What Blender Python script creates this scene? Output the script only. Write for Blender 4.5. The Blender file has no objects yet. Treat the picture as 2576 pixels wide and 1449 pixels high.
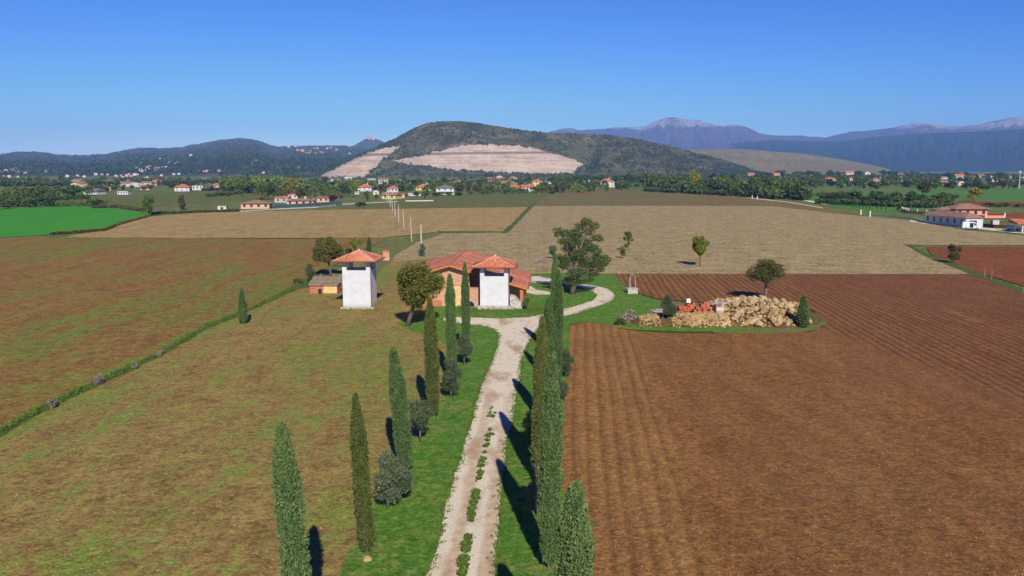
import bpy, math, random
import numpy as np
from mathutils import Vector, Matrix
from mathutils.bvhtree import BVHTree
from mathutils.geometry import tessellate_polygon
R = math.radians
rnd = random.Random(7)
RS = np.random.RandomState(11)
scene = bpy.context.scene
COL = scene.collection

# ------------------------------------------------------------ camera, sky, sun, exposure
H = 18.0                     # drone height
TH = R(8.17)                 # pitch below the horizon
cam_d = bpy.data.cameras.new('camera'); cam = bpy.data.objects.new('camera', cam_d); COL.objects.link(cam)
cam.location = (0, 0, H); cam.rotation_euler = (R(90) - TH, 0, 0)
cam_d.lens = 29.11; cam_d.sensor_width = 36; cam_d.clip_end = 80000; cam_d.clip_start = 0.5
scene.camera = cam
SUN_EL = R(34.5); SUN_AZ = R(169.45)          # compass-like azimuth from +Y towards +X: behind the camera, a little right
world = bpy.data.worlds.new('World'); scene.world = world; world.use_nodes = True
wn = world.node_tree; bg = wn.nodes['Background']
sky = wn.nodes.new('ShaderNodeTexSky'); sky.sky_type = 'NISHITA'; sky.sun_disc = False
sky.sun_elevation = SUN_EL; sky.sun_rotation = SUN_AZ
sky.altitude = 1500; sky.air_density = 1.0; sky.dust_density = 0.2; sky.ozone_density = 4.0
def _wm(op, a, b, c=None):
    nd = wn.nodes.new('ShaderNodeMath'); nd.operation = op
    for i, q in enumerate((a, b)):
        if isinstance(q, (int, float)): nd.inputs[i].default_value = q
        else: wn.links.new(q, nd.inputs[i])
    return nd.outputs[0]
_sp = wn.nodes.new('ShaderNodeSeparateColor'); _cb = wn.nodes.new('ShaderNodeCombineColor'); wn.links.new(sky.outputs[0], _sp.inputs[0])
SKY_S = 0.115                # strength; the channels are graded to the deep, clean blue of this autumn sky
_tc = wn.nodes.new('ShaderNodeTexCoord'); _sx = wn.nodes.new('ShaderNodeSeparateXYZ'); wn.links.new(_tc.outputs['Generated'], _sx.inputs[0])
_mr = wn.nodes.new('ShaderNodeMapRange'); wn.links.new(_sx.outputs[2], _mr.inputs[0])        # upper sky, out of view, dimmed to cut the blue fill in shadows
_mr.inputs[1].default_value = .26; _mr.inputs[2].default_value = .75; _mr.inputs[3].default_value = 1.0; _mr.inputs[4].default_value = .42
for i, (k, e) in enumerate(((0.84, 2.05), (0.83, 1.6), (1.05, 0.85))):
    v = _wm('MULTIPLY', _wm('POWER', _wm('MULTIPLY', _sp.outputs[i], SKY_S), e), k/SKY_S)
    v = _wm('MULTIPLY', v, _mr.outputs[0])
    wn.links.new(_wm('MINIMUM', v, 1.0/SKY_S), _cb.inputs[i])
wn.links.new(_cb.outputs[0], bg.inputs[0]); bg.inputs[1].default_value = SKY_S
sun_d = bpy.data.lights.new('sun', 'SUN'); sun = bpy.data.objects.new('sun', sun_d); COL.objects.link(sun)
sun_d.energy = 5.0; sun_d.angle = R(0.5); sun_d.color = (1.0, 0.955, 0.88)
sd = Vector((math.sin(SUN_AZ) * math.cos(SUN_EL), math.cos(SUN_AZ) * math.cos(SUN_EL), math.sin(SUN_EL)))
sun.rotation_euler = (-sd).to_track_quat('-Z', 'Y').to_euler()
scene.view_settings.view_transform = 'Standard'; scene.view_settings.look = 'None'
scene.view_settings.exposure = 0.0; scene.view_settings.gamma = 1.0

# ------------------------------------------------------------ from the photograph to the plain
def ray(x, y):
    dx = (x - 1288) / 2083; dy = (724.5 - y) / 2083
    return dx, math.cos(TH) + dy * math.sin(TH), -math.sin(TH) + dy * math.cos(TH)
def gp(x, y):
    a, b, c = ray(x, y); t = -H / c
    return (a * t, b * t)
def at_depth(x, y, Y):
    a, b, c = ray(x, y); t = Y / b
    return (a * t, Y, H + c * t)
def zc(x0, y0, s):           # coordinates read in an enlarged crop
    return lambda x, y: ((x0 + x / s) / 1.55280, (y0 + y / s) / 1.55280)

# ------------------------------------------------------------ mesh helpers
def link(o, parent=None):
    COL.objects.link(o)
    if parent is not None: o.parent = parent
    return o
def mesh_np(name, V, F, mat=None, smooth=False):
    V = np.asarray(V, dtype=np.float32); F = np.asarray(F, dtype=np.int32)
    me = bpy.data.meshes.new(name); n, k = F.shape
    me.vertices.add(len(V)); me.vertices.foreach_set('co', V.ravel())
    me.loops.add(n * k); me.loops.foreach_set('vertex_index', F.ravel())
    me.polygons.add(n); me.polygons.foreach_set('loop_start', np.arange(n, dtype=np.int32) * k)
    if smooth: me.polygons.foreach_set('use_smooth', np.ones(n, dtype=bool))
    me.update(calc_edges=True); me.validate()
    if mat: me.materials.append(mat)
    return me
class MB:
    def __init__(s): s.v = []; s.f = []
    def add(s, vs, fs):
        n = len(s.v); s.v += [tuple(v) for v in vs]; s.f += [tuple(i + n for i in f) for f in fs]; return s
    def box(s, x0, x1, y0, y1, z0, z1):
        return s.add([(x0,y0,z0),(x1,y0,z0),(x1,y1,z0),(x0,y1,z0),(x0,y0,z1),(x1,y0,z1),(x1,y1,z1),(x0,y1,z1)],
                     [(0,3,2,1),(4,5,6,7),(0,1,5,4),(1,2,6,5),(2,3,7,6),(3,0,4,7)])
    def tube(s, pts, rad, n=8, cap=True):
        pts = [Vector(p) for p in pts]; rings = []
        for i, p in enumerate(pts):
            d = (pts[min(i+1, len(pts)-1)] - pts[max(i-1, 0)]).normalized()
            a = d.cross(Vector((0.13, 0.97, 0.2))).normalized(); b = d.cross(a)
            rings.append([p + (a*math.cos(2*math.pi*k/n) + b*math.sin(2*math.pi*k/n)) * rad[i] for k in range(n)])
        vs = [q for r in rings for q in r]
        fs = [(i*n+k, i*n+(k+1)%n, (i+1)*n+(k+1)%n, (i+1)*n+k) for i in range(len(pts)-1) for k in range(n)]
        if cap: fs += [tuple(range(n-1, -1, -1)), tuple((len(pts)-1)*n+k for k in range(n))]
        return s.add(vs, fs)
    def prism(s, poly, y0, y1):          # poly in x,z extruded along y
        n = len(poly)
        vs = [(x, y0, z) for x, z in poly] + [(x, y1, z) for x, z in poly]
        fs = [tuple(range(n)), tuple(range(2*n-1, n-1, -1))] + [(i+n, (i+1)%n+n, (i+1)%n, i) for i in range(n)]
        return s.add(vs, fs)
    def build(s, name, mat, parent=None, smooth=False, loc=None):
        me = bpy.data.meshes.new(name); me.from_pydata(s.v, [], s.f); me.validate()
        if mat: me.materials.append(mat)
        if smooth: me.polygons.foreach_set('use_smooth', [True]*len(me.polygons))
        me.update(); o = bpy.data.objects.new(name, me)
        if loc: o.location = loc
        return link(o, parent)
def tag(o, label=None, cat=None, group=None, kind=None):
    if label: o['label'] = label
    if cat: o['category'] = cat
    if group: o['group'] = group
    if kind: o['kind'] = kind
    return o
def empty(name, loc, label, cat, group=None, rz=0):
    o = bpy.data.objects.new(name, None); link(o); o.location = loc; o.rotation_euler = (0, 0, rz); o.empty_display_size = 0.3
    return tag(o, label, cat, group)
def dup(o, loc, label, group=None, rz=0, sc=(1,1,1)):
    c = o.copy(); COL.objects.link(c); c.location = loc; c.rotation_euler = (0, 0, rz); c.scale = sc
    c['label'] = label
    if group: c['group'] = group
    for ch in list(o.children):
        d = ch.copy(); COL.objects.link(d); d.parent = c
        for g in list(ch.children):
            e = g.copy(); COL.objects.link(e); e.parent = d
    return c

# ------------------------------------------------------------ numpy value noise
_P = RS.rand(256, 256).astype(np.float32)
def vn(x, y):
    x = np.asarray(x, float); y = np.asarray(y, float)
    xi = np.floor(x).astype(int); yi = np.floor(y).astype(int); fx = x - xi; fy = y - yi
    fx = fx*fx*(3-2*fx); fy = fy*fy*(3-2*fy)
    a = _P[xi % 256, yi % 256]; b = _P[(xi+1) % 256, yi % 256]; c = _P[xi % 256, (yi+1) % 256]; d = _P[(xi+1) % 256, (yi+1) % 256]
    return (a*(1-fx)+b*fx)*(1-fy) + (c*(1-fx)+d*fx)*fy
def fbm(x, y, o=5, g=0.5):
    s = 0; a = 1; t = 0
    for i in range(o): s = s + a*vn(x*2**i + 17*i, y*2**i + 31*i); t += a; a *= g
    return s/t

# ------------------------------------------------------------ materials
def srgb(r, g, b, k=1.0):
    f = lambda c: (c/255/12.92 if c/255 <= 0.04045 else ((c/255+0.055)/1.055)**2.4) * k
    return (f(r), f(g), f(b), 1)
class NT:
    def __init__(s, name, rough=0.9, spec=0.2):
        s.m = bpy.data.materials.new(name); s.m.use_nodes = True; s.t = s.m.node_tree
        s.b = s.t.nodes['Principled BSDF']; s.b.inputs['Roughness'].default_value = rough
        s.b.inputs['Specular IOR Level'].default_value = spec
        s.geo = s.t.nodes.new('ShaderNodeNewGeometry'); s.pos = s.geo.outputs['Position']
        s.tc = s.t.nodes.new('ShaderNodeTexCoord'); s.obj = s.tc.outputs['Object']
    def n(s, t, **kw):
        nd = s.t.nodes.new(t)
        for k, v in kw.items(): setattr(nd, k, v)
        return nd
    def set(s, sock, v):
        if isinstance(v, (int, float, tuple)): sock.default_value = v
        else: s.t.links.new(v, sock)
    def math(s, op, a, b=0.0, c=None, clamp=False):
        nd = s.n('ShaderNodeMath', operation=op); nd.use_clamp = clamp
        s.set(nd.inputs[0], a); s.set(nd.inputs[1], b)
        if c is not None: s.set(nd.inputs[2], c)
        return nd.outputs[0]
    def scale(s, v, x, y, z, rot=0.0):
        nd = s.n('ShaderNodeMapping'); nd.inputs['Scale'].default_value = (x, y, z); nd.inputs['Rotation'].default_value = (0, 0, rot)
        s.t.links.new(v, nd.inputs[0]); return nd.outputs[0]
    def noise(s, v, sc, det=4, ro=0.55, dist=0.0, col=False):
        nd = s.n('ShaderNodeTexNoise'); s.t.links.new(v, nd.inputs['Vector'])
        nd.inputs['Scale'].default_value = sc; nd.inputs['Detail'].default_value = det; nd.inputs['Roughness'].default_value = ro
        nd.inputs['Distortion'].default_value = dist
        return nd.outputs['Color' if col else 'Fac']
    def vor(s, v, sc, out='Distance'):
        nd = s.n('ShaderNodeTexVoronoi'); s.t.links.new(v, nd.inputs['Vector']); nd.inputs['Scale'].default_value = sc
        return nd.outputs[out]
    def ramp(s, f, stops, interp='LINEAR'):
        nd = s.n('ShaderNodeValToRGB'); s.set(nd.inputs[0], f); cr = nd.color_ramp; cr.interpolation = interp
        while len(cr.elements) < len(stops): cr.elements.new(0.5)
        for e, (p, c) in zip(cr.elements, stops):
            e.position = p; e.color = c if isinstance(c, tuple) else (c, c, c, 1)
        return nd.outputs[0]
    def mix(s, f, a, b, mode='MIX'):
        nd = s.n('ShaderNodeMix', data_type='RGBA', blend_type=mode)
        s.set(nd.inputs[0], f); s.set(nd.inputs[6], a); s.set(nd.inputs[7], b); return nd.outputs[2]
    def step(s, f, a, b):
        nd = s.n('ShaderNodeMapRange', interpolation_type='SMOOTHSTEP'); s.set(nd.inputs[0], f)
        nd.inputs[1].default_value = a; nd.inputs[2].default_value = b; return nd.outputs[0]
    def sep(s, v):
        nd = s.n('ShaderNodeSeparateXYZ'); s.t.links.new(v, nd.inputs[0]); return nd.outputs
    def comb(s, x, y, z=0.0):
        nd = s.n('ShaderNodeCombineXYZ'); s.set(nd.inputs[0], x); s.set(nd.inputs[1], y); s.set(nd.inputs[2], z); return nd.outputs[0]
    def out(s, col, bump=None, strength=1.0, dist=0.1):
        s.set(s.b.inputs['Base Color'], col)
        if bump is not None:
            nd = s.n('ShaderNodeBump'); nd.inputs['Strength'].default_value = strength; nd.inputs['Distance'].default_value = dist
            s.t.links.new(bump, nd.inputs['Height']); s.t.links.new(nd.outputs[0], s.b.inputs['Normal'])
        return s.m

def K(c, k=1.36): return (c[0]*k*.985, c[1]*k*1.07, c[2]*k*.88, 1) if c else None
def field_mat(name, dark, light, green=None, g_amt=0.5, ang=0.0, fine=3.0, patch=0.05, speck=None, bump=0.06, green2=None, stretch=0.25, rows=None, k=1.28, grain=.5):
    dark, light, green, green2 = K(dark, k), K(light, k), K(green, k), K(green2, k)
    t = NT(name, 0.95, 0.1)
    v = t.scale(t.pos, 1, stretch, 1, ang)           # stretched along the working direction
    n1 = t.noise(t.pos, fine, 7, 0.68); n2 = t.noise(v, patch, 5, 0.6); n3 = t.noise(v, patch*7, 5, 0.65)
    n4 = t.noise(t.pos, fine*0.17, 4, 0.6); hf = t.noise(t.pos, fine*2.6, 2, 0.6); hg = t.noise(t.pos, fine*.55, 2, 0.7)
    f = t.math('ADD', t.math('MULTIPLY', n1, 0.45), t.math('ADD', t.math('MULTIPLY', n3, 0.3), t.math('MULTIPLY', n4, 0.25)))
    c = t.ramp(f, [(0.36, dark), (0.63, light)])
    c = t.mix(t.ramp(n2, [(0.35, 0.0), (0.65, 0.30)]), c, t.mix(0.5, dark, light), 'MIX')
    if green:
        g = t.math('ADD', t.math('MULTIPLY', n2, 0.32), t.math('MULTIPLY', n3, 0.28)); g = t.math('ADD', g, t.math('MULTIPLY', n1, 0.22)); g = t.math('ADD', g, t.math('MULTIPLY', hg, 0.18))
        lo = 0.62 - 0.22*g_amt
        gc = t.ramp(n1, [(0.3, green), (0.7, green2 or green)])
        c = t.mix(t.math('MULTIPLY', t.step(g, lo - 0.02, lo + 0.07), 0.85), c, gc)
    if rows:
        u = t.sep(t.scale(t.pos, 1, 1, 1, rows[0]))[0]
        w = t.math('SINE', t.math('MULTIPLY', t.math('ADD', u, t.math('MULTIPLY', n4, 0.5)), 2*math.pi/rows[1]))
        c = t.mix(t.math('MULTIPLY', t.math('ADD', w, 1.0), rows[2]), c, dark)
    gr = t.math('ADD', t.math('MULTIPLY', hf, .6), t.math('MULTIPLY', hg, .4))
    c = t.mix(1.0, c, t.ramp(gr, [(.34, (1-grain, 1-grain, 1-grain, 1)), (.5, (1, 1, 1, 1)), (.68, (1+grain, 1+grain, 1+grain*.9, 1))]), 'MULTIPLY')
    if speck:
        sp = t.noise(t.pos, speck[1], 2, 0.5)
        c = t.mix(t.step(sp, speck[2], speck[2] + 0.05), c, speck[0])
    return t.out(c, t.math('ADD', n1, t.math('MULTIPLY', hf, .4)), 0.9, bump)

M = {}
M['soil_far'] = field_mat('reddish_soil', srgb(96,52,33), srgb(140,80,52), None, fine=1.2, patch=0.04, rows=(R(4.6), 1.1, 0.12))
M['weedy'] = field_mat('weedy_stubble', srgb(94,74,40), srgb(160,126,80), srgb(82,104,38), 0.58, R(-35), 2.2, 0.06, (srgb(214,184,136), 6.5, 0.70), 0.10, srgb(116,124,58), 0.3)
M['weedy_far'] = field_mat('weedy_field', srgb(104,72,40), srgb(142,102,60), srgb(84,98,38), 0.56, R(-68), 1.2, 0.035, None, 0.10, srgb(104,116,50), 0.16)
M['stubble'] = field_mat('grey_stubble', srgb(92,72,48), srgb(176,148,112), srgb(112,112,66), 0.10, R(0), 1.7, 0.03, (srgb(216,196,162), 3.2, 0.62), 0.12, None, 1.0)
M['stubble_tan'] = field_mat('tan_stubble', srgb(116,88,54), srgb(174,142,98), None, 0.1, R(90), 1.2, 0.03, (srgb(205,178,134), 2.4, 0.68), 0.08, None, 0.3)
M['green_dark'] = field_mat('dull_green_field', srgb(84,82,42), srgb(108,100,56), srgb(70,92,40), 0.5, R(90), 0.6, 0.02, None, 0.1, srgb(84,106,48), 0.2)
M['red_green'] = field_mat('red_green_field', srgb(102,78,50), srgb(128,100,66), srgb(90,94,52), 0.58, R(90), 0.5, 0.015, None, 0.1, srgb(104,106,60), 0.22)
M['bright'] = field_mat('bright_green_field', srgb(50,116,28), srgb(78,146,44), srgb(84,124,50), 0.35, R(80), 1.0, 0.02, None, 0.05, srgb(90,130,54), 0.15, k=1.1, grain=.2)
M['mid_green'] = field_mat('meadow', srgb(58,98,36), srgb(90,122,52), srgb(100,98,58), 0.35, R(80), 0.5, 0.02, None, 0.05, None, 0.2)
M['grass'] = field_mat('verge_grass', srgb(56,90,28), srgb(98,130,50), srgb(106,112,54), 0.50, R(0), 4.5, 0.22, (srgb(150,150,92), 7.0, .70), 0.14, srgb(126,126,68), 1.0, k=1.25, grain=.42)
M['ditch'] = field_mat('ditch_grass', srgb(58,72,34), srgb(104,104,60), srgb(58,96,30), 0.48, R(0), 3.0, 0.2, None, 0.15, srgb(76,112,44), 1.0, k=1.1)
M['margin'] = field_mat('weedy_margin', srgb(96,74,44), srgb(140,112,76), srgb(80,96,46), 0.75, R(0), 3.0, 0.25, None, 0.12, srgb(100,112,60), 1.0)
M['plain'] = field_mat('plain', srgb(84,88,46), srgb(116,108,64), srgb(74,96,44), 0.6, R(80), 0.15, 0.006, None, 0.1, srgb(92,112,50), 0.3)
M['pale_path'] = field_mat('pale_path', srgb(176,160,138), srgb(214,200,178), None, fine=1.0)
def soil():
    t = NT('ploughed_soil', 0.95, 0.12)
    x, y, z = t.sep(t.pos)
    a = R(4.6)
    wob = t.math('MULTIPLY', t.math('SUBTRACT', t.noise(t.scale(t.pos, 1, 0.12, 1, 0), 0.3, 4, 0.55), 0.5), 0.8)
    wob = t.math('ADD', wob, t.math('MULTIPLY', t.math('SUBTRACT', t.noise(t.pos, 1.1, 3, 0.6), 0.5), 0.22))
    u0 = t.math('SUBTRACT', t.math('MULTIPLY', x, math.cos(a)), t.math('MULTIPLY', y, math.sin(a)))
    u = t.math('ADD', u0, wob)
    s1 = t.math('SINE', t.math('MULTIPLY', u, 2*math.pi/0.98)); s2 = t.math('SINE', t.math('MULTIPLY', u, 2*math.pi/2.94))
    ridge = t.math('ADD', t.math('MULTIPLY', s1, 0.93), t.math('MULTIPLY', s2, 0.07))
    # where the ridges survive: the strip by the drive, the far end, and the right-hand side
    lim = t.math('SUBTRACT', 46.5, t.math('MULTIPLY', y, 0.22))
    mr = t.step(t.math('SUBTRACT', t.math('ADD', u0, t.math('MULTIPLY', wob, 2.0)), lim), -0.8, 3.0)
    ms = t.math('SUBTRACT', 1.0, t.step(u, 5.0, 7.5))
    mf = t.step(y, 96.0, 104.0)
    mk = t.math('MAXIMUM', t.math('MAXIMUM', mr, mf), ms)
    n1 = t.noise(t.pos, 4.5, 8, 0.72); n2 = t.noise(t.pos, 0.07, 5, 0.6); n3 = t.noise(t.pos, 1.1, 5, 0.65); n5 = t.noise(t.scale(t.pos, 1, 0.2, 1, a), 0.5, 4, 0.6)
    f = t.math('ADD', t.math('MULTIPLY', n1, 0.55), t.math('ADD', t.math('MULTIPLY', n3, 0.25), t.math('MULTIPLY', n5, 0.2)))
    cA = t.ramp(f, [(0.34, K(srgb(72,42,23))), (0.5, K(srgb(122,78,44))), (0.68, K(srgb(166,116,72)))])
    cR = t.ramp(f, [(0.34, K(srgb(70,38,24))), (0.5, K(srgb(114,68,44))), (0.68, K(srgb(150,98,66)))])
    redder = t.math('MULTIPLY', t.step(t.math('ADD', u0, t.math('MULTIPLY', n2, 20.0)), 26.0, 52.0), 0.85)
    c = t.mix(redder, cA, cR)
    cL = t.ramp(f, [(0.34, K(srgb(92,60,32))), (0.5, K(srgb(142,96,55))), (0.68, K(srgb(184,138,88)))])
    c = t.mix(t.math('MULTIPLY', ms, 0.75), c, cL)
    c = t.mix(t.ramp(n2, [(0.4, 0.0), (0.66, 0.35)]), c, srgb(138,100,66))
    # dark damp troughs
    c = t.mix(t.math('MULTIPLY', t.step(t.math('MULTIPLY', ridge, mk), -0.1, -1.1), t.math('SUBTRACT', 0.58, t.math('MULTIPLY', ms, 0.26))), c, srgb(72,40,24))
    hf = t.noise(t.pos, 11.0, 2, 0.6); hg = t.noise(t.pos, 3.0, 2, 0.7); gr = t.math('ADD', t.math('MULTIPLY', hf, .5), t.math('MULTIPLY', hg, .5))
    c = t.mix(1.0, c, t.ramp(gr, [(.33, (.55,.52,.50,1)), (.5, (1,1,1,1)), (.68, (1.45,1.4,1.3,1))]), 'MULTIPLY')
    # straw-coloured flecks and pale weedy streaks
    sp = t.noise(t.pos, 9.0, 2, 0.5); c = t.mix(t.math('MULTIPLY', t.step(sp, 0.68, 0.72), 0.7), c, srgb(206,168,112))
    st = t.noise(t.scale(t.pos, 1, 0.25, 1, a), 0.22, 5, 0.65); c = t.mix(t.math('MULTIPLY', t.step(st, 0.62, 0.72), t.math('MULTIPLY', mr, 0.5)), c, srgb(150,124,82))
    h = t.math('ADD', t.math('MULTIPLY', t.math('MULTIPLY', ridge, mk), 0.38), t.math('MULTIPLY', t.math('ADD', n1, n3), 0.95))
    return t.out(c, h, 1.0, 0.13)
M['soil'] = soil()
_a, _b = gp(1166,1430), gp(1232,1085); RUT = (_a[0], (_b[0]-_a[0])/(_b[1]-_a[1]))
def gravel():
    t = NT('gravel', 0.95, 0.1)
    n1 = t.noise(t.pos, 7.0, 7, 0.7); n2 = t.noise(t.scale(t.pos, 1, 0.35, 1, R(2)), 0.55, 5, 0.6); n3 = t.noise(t.pos, 1.6, 4, 0.6)
    c = t.ramp(n1, [(0.3, srgb(202,182,150)), (0.7, srgb(242,228,200))])
    c = t.mix(t.ramp(n2, [(0.50, 0.0), (0.66, 0.75)]), c, srgb(168,134,100))
    c = t.mix(t.math('MULTIPLY', t.step(n3, 0.63, 0.70), 0.5), c, srgb(128,108,76))
    x, y, z = t.sep(t.pos); o_ = t.math('SUBTRACT', x, t.math('ADD', t.math('MULTIPLY', t.math('SUBTRACT', y, 35.6), RUT[1]), RUT[0]))
    o_ = t.math('ADD', o_, t.math('MULTIPLY', t.math('SUBTRACT', n2, .5), .9))
    fd = t.math('SUBTRACT', 1.0, t.step(y, 52.0, 70.0))
    for off in (-.55, .95):
        m_ = t.math('SUBTRACT', 1.0, t.step(t.math('ABSOLUTE', t.math('SUBTRACT', o_, off)), .12, .48))
        c = t.mix(t.math('MULTIPLY', m_, t.math('MULTIPLY', fd, t.ramp(n3, [(.3, .2), (.65, .85)]))), c, srgb(186,150,112))
    # tufts creeping into the drive
    sp = t.noise(t.scale(t.pos, 1.0, 0.7, 1, 0), 1.9, 4, 0.65); y = t.sep(t.pos)[1]
    far = t.math('MULTIPLY', t.step(y, 60.0, 88.0), 0.05)
    c = t.mix(t.step(t.math('ADD', sp, far), 0.70, 0.73), c, srgb(92,96,52))
    return t.out(c, n1, 0.6, 0.04)
M['gravel'] = gravel()

def leaf_mat(name, cols, trans=0.25, rough=0.75, jitter=0.5):
    t = NT(name, rough, 0.12)
    r = t.geo.outputs['Random Per Island']
    big = t.noise(t.obj, 1.3, 4, 0.7)
    oi = t.n('ShaderNodeObjectInfo')
    f = t.math('ADD', t.math('MULTIPLY', r, 0.45), t.math('ADD', t.math('MULTIPLY', big, 0.6), t.math('MULTIPLY', oi.outputs['Random'], 0.2)))
    f = t.math('SUBTRACT', f, 0.12)
    n = len(cols); c = t.ramp(f, [(0.12 + 0.76*i/(n-1), k) for i, k in enumerate(cols)])
    t.out(c)
    tr = t.n('ShaderNodeBsdfTranslucent'); t.set(tr.inputs[0], c)
    mx = t.n('ShaderNodeMixShader'); mx.inputs[0].default_value = trans
    t.t.links.new(t.b.outputs[0], mx.inputs[1]); t.t.links.new(tr.outputs[0], mx.inputs[2])
    t.t.links.new(mx.outputs[0], t.t.nodes['Material Output'].inputs['Surface'])
    return t.m
M['cypress'] = leaf_mat('cypress_foliage', [srgb(44,64,34), srgb(84,110,62), srgb(110,134,80), srgb(146,146,90)], 0.15)
M['cypress_brown'] = leaf_mat('cypress_foliage_brown', [srgb(44,56,28), srgb(92,104,52), srgb(122,124,66), srgb(158,132,82)], 0.15)
M['olive'] = leaf_mat('olive_foliage', [srgb(42,50,34), srgb(78,90,62), srgb(104,114,84), srgb(134,136,106)], 0.1)
M['walnut'] = leaf_mat('autumn_foliage', [srgb(62,76,30), srgb(104,112,46), srgb(130,116,54), srgb(150,116,66)], 0.25)
M['brownleaf'] = leaf_mat('brown_green_foliage', [srgb(62,70,36), srgb(98,100,50), srgb(124,108,64)], 0.2)
M['acacia'] = leaf_mat('acacia_foliage', [srgb(52,72,36), srgb(80,100,50), srgb(104,122,64), srgb(124,138,80)], 0.25)
M['yellowgreen'] = leaf_mat('yellow_green_foliage', [srgb(80,96,28), srgb(126,136,42), srgb(160,158,56)], 0.3)
M['tree_dark'] = leaf_mat('dark_foliage', [srgb(44,60,34), srgb(70,90,48), srgb(96,114,64)], 0.1)
M['tree_mid'] = leaf_mat('green_foliage', [srgb(60,78,36), srgb(92,110,50), srgb(122,134,66)], 0.15)
M['tree_pale'] = leaf_mat('pale_green_foliage', [srgb(76,96,42), srgb(108,126,56), srgb(136,146,70)], 0.2)
M['tree_brown'] = leaf_mat('brownish_foliage', [srgb(66,62,38), srgb(94,86,50), srgb(120,100,62)], 0.15)
M['tree_gold'] = leaf_mat('golden_foliage', [srgb(110,104,32), srgb(152,138,42), srgb(186,164,52)], 0.2)
M['tree_purple'] = leaf_mat('dark_red_foliage', [srgb(48,26,30), srgb(70,40,44)], 0.1)
M['reed'] = leaf_mat('reed_leaves', [srgb(92,104,52), srgb(124,132,72), srgb(146,148,92)], 0.2)
M['weed'] = leaf_mat('weed_leaves', [srgb(66,88,34), srgb(98,120,48), srgb(126,140,66)], 0.15)
M['dry'] = leaf_mat('dry_stalks', [srgb(110,98,86), srgb(150,138,122), srgb(178,166,148)], 0.1)
M['straw'] = leaf_mat('straw', [srgb(150,118,76), srgb(196,160,108), srgb(226,200,150)], 0.0)
M['shrub'] = leaf_mat('hill_scrub', [srgb(40,52,34), srgb(60,72,44), srgb(84,92,56)], 0.0)
def plain_mat(name, c1, c2=None, sc=3.0, rough=0.8, bump=0.0, spec=0.2):
    t = NT(name, rough, spec); n = t.noise(t.obj, sc, 5, 0.6)
    return t.out(t.ramp(n, [(0.35, c1), (0.65, c2 or c1)]), n if bump else None, 0.6, bump)
M['bark'] = plain_mat('bark', srgb(84,70,58), srgb(132,116,100), 6, 0.9, 0.03)
M['plaster'] = plain_mat('white_plaster', srgb(196,194,194), srgb(210,209,210), 0.8, 0.85, 0.004)
def plaster():
    t = NT('white_plaster', .9, .1); z = t.sep(t.obj)[2]; n = t.noise(t.obj, 1.1, 6, .65); st = t.noise(t.scale(t.obj, 1, 1, .12), 2.4, 5, .7)
    c = t.ramp(n, [(.35, srgb(200,198,196)), (.65, srgb(213,211,210))])
    c = t.mix(t.math('MULTIPLY', t.step(st, .56, .72), .32), c, srgb(164,158,148))
    low = t.math('MULTIPLY', t.math('SUBTRACT', 1.0, t.step(t.math('ADD', z, t.math('MULTIPLY', n, -.7)), -.25, .35)), .6)
    return t.out(t.mix(low, c, srgb(160,146,126)), n, .5, .01)
M['plaster'] = plaster()
M['rubble'] = plain_mat('rubble_stone', srgb(150,140,128), srgb(206,198,186), 3.5, 0.9, 0.05)
M['mortar'] = plain_mat('lime_mortar', srgb(220,206,190), srgb(240,230,218), 8, 0.9)
M['wood'] = plain_mat('orange_wood', srgb(176,104,48), srgb(206,136,70), 5, 0.7)
M['rafter'] = plain_mat('dark_timber', srgb(70,48,38), srgb(96,68,52), 5, 0.8)
M['copper'] = plain_mat('brown_gutter', srgb(112,58,40), srgb(140,78,56), 4, 0.5, 0, 0.4)
M['concrete'] = plain_mat('concrete', srgb(166,160,150), srgb(200,194,184), 2, 0.9, 0.01)
M['pole'] = plain_mat('pale_pole', srgb(176,164,148), srgb(204,194,180), 2, 0.8)
M['metal'] = plain_mat('pale_metal', srgb(170,164,150), srgb(196,190,176), 4, 0.5, 0, 0.5)
M['dark'] = plain_mat('dark_inside', srgb(36,32,34), srgb(50,44,44), 3)
M['glass'] = plain_mat('window_glass', srgb(38,44,54), srgb(58,64,76), 1, 0.15, 0, 0.5)
M['yplaster'] = plain_mat('yellow_plaster', srgb(206,168,110), srgb(226,192,136), 2, 0.85)
M['planks'] = plain_mat('grey_planks', srgb(112,102,98), srgb(168,156,150), 8, 0.9)
M['blue'] = plain_mat('blue_plastic', srgb(90,112,140), srgb(120,140,160), 2, 0.6)
M['white_paint'] = plain_mat('white_car_paint', srgb(214,220,224), srgb(226,230,232), 1, 0.3, 0, 0.5)
M['blue_paint'] = plain_mat('blue_car_paint', srgb(54,66,104), srgb(64,78,120), 1, 0.3, 0, 0.5)
M['tyre'] = plain_mat('tyre_rubber', srgb(34,34,36), srgb(44,44,46), 4, 0.9)
M['orange_brick'] = plain_mat('hollow_brick', srgb(166,80,54), srgb(206,120,88), 2.5, 0.85, 0.02)
def rock():
    t = NT('ochre_rock', 0.92, 0.15); n = t.noise(t.obj, 1.6, 7, 0.65); n2 = t.noise(t.pos, 0.9, 4, 0.6); n3 = t.noise(t.obj, 6.0, 5, 0.7)
    oi = t.n('ShaderNodeObjectInfo')
    c = t.ramp(t.math('ADD', t.math('MULTIPLY', n, 0.7), t.math('MULTIPLY', n2, 0.3)), [(0.36, srgb(120,92,58)), (0.52, srgb(180,146,98)), (0.68, srgb(216,192,150))])
    c = t.mix(t.math('MULTIPLY', oi.outputs['Random'], 0.6), c, t.mix(t.geo.outputs['Random Per Island'], srgb(150,122,84), srgb(214,190,150)))
    return t.out(c, t.math('ADD', n, t.math('MULTIPLY', n3, 0.4)), 1.0, 0.12)
M['rock'] = rock()
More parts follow.
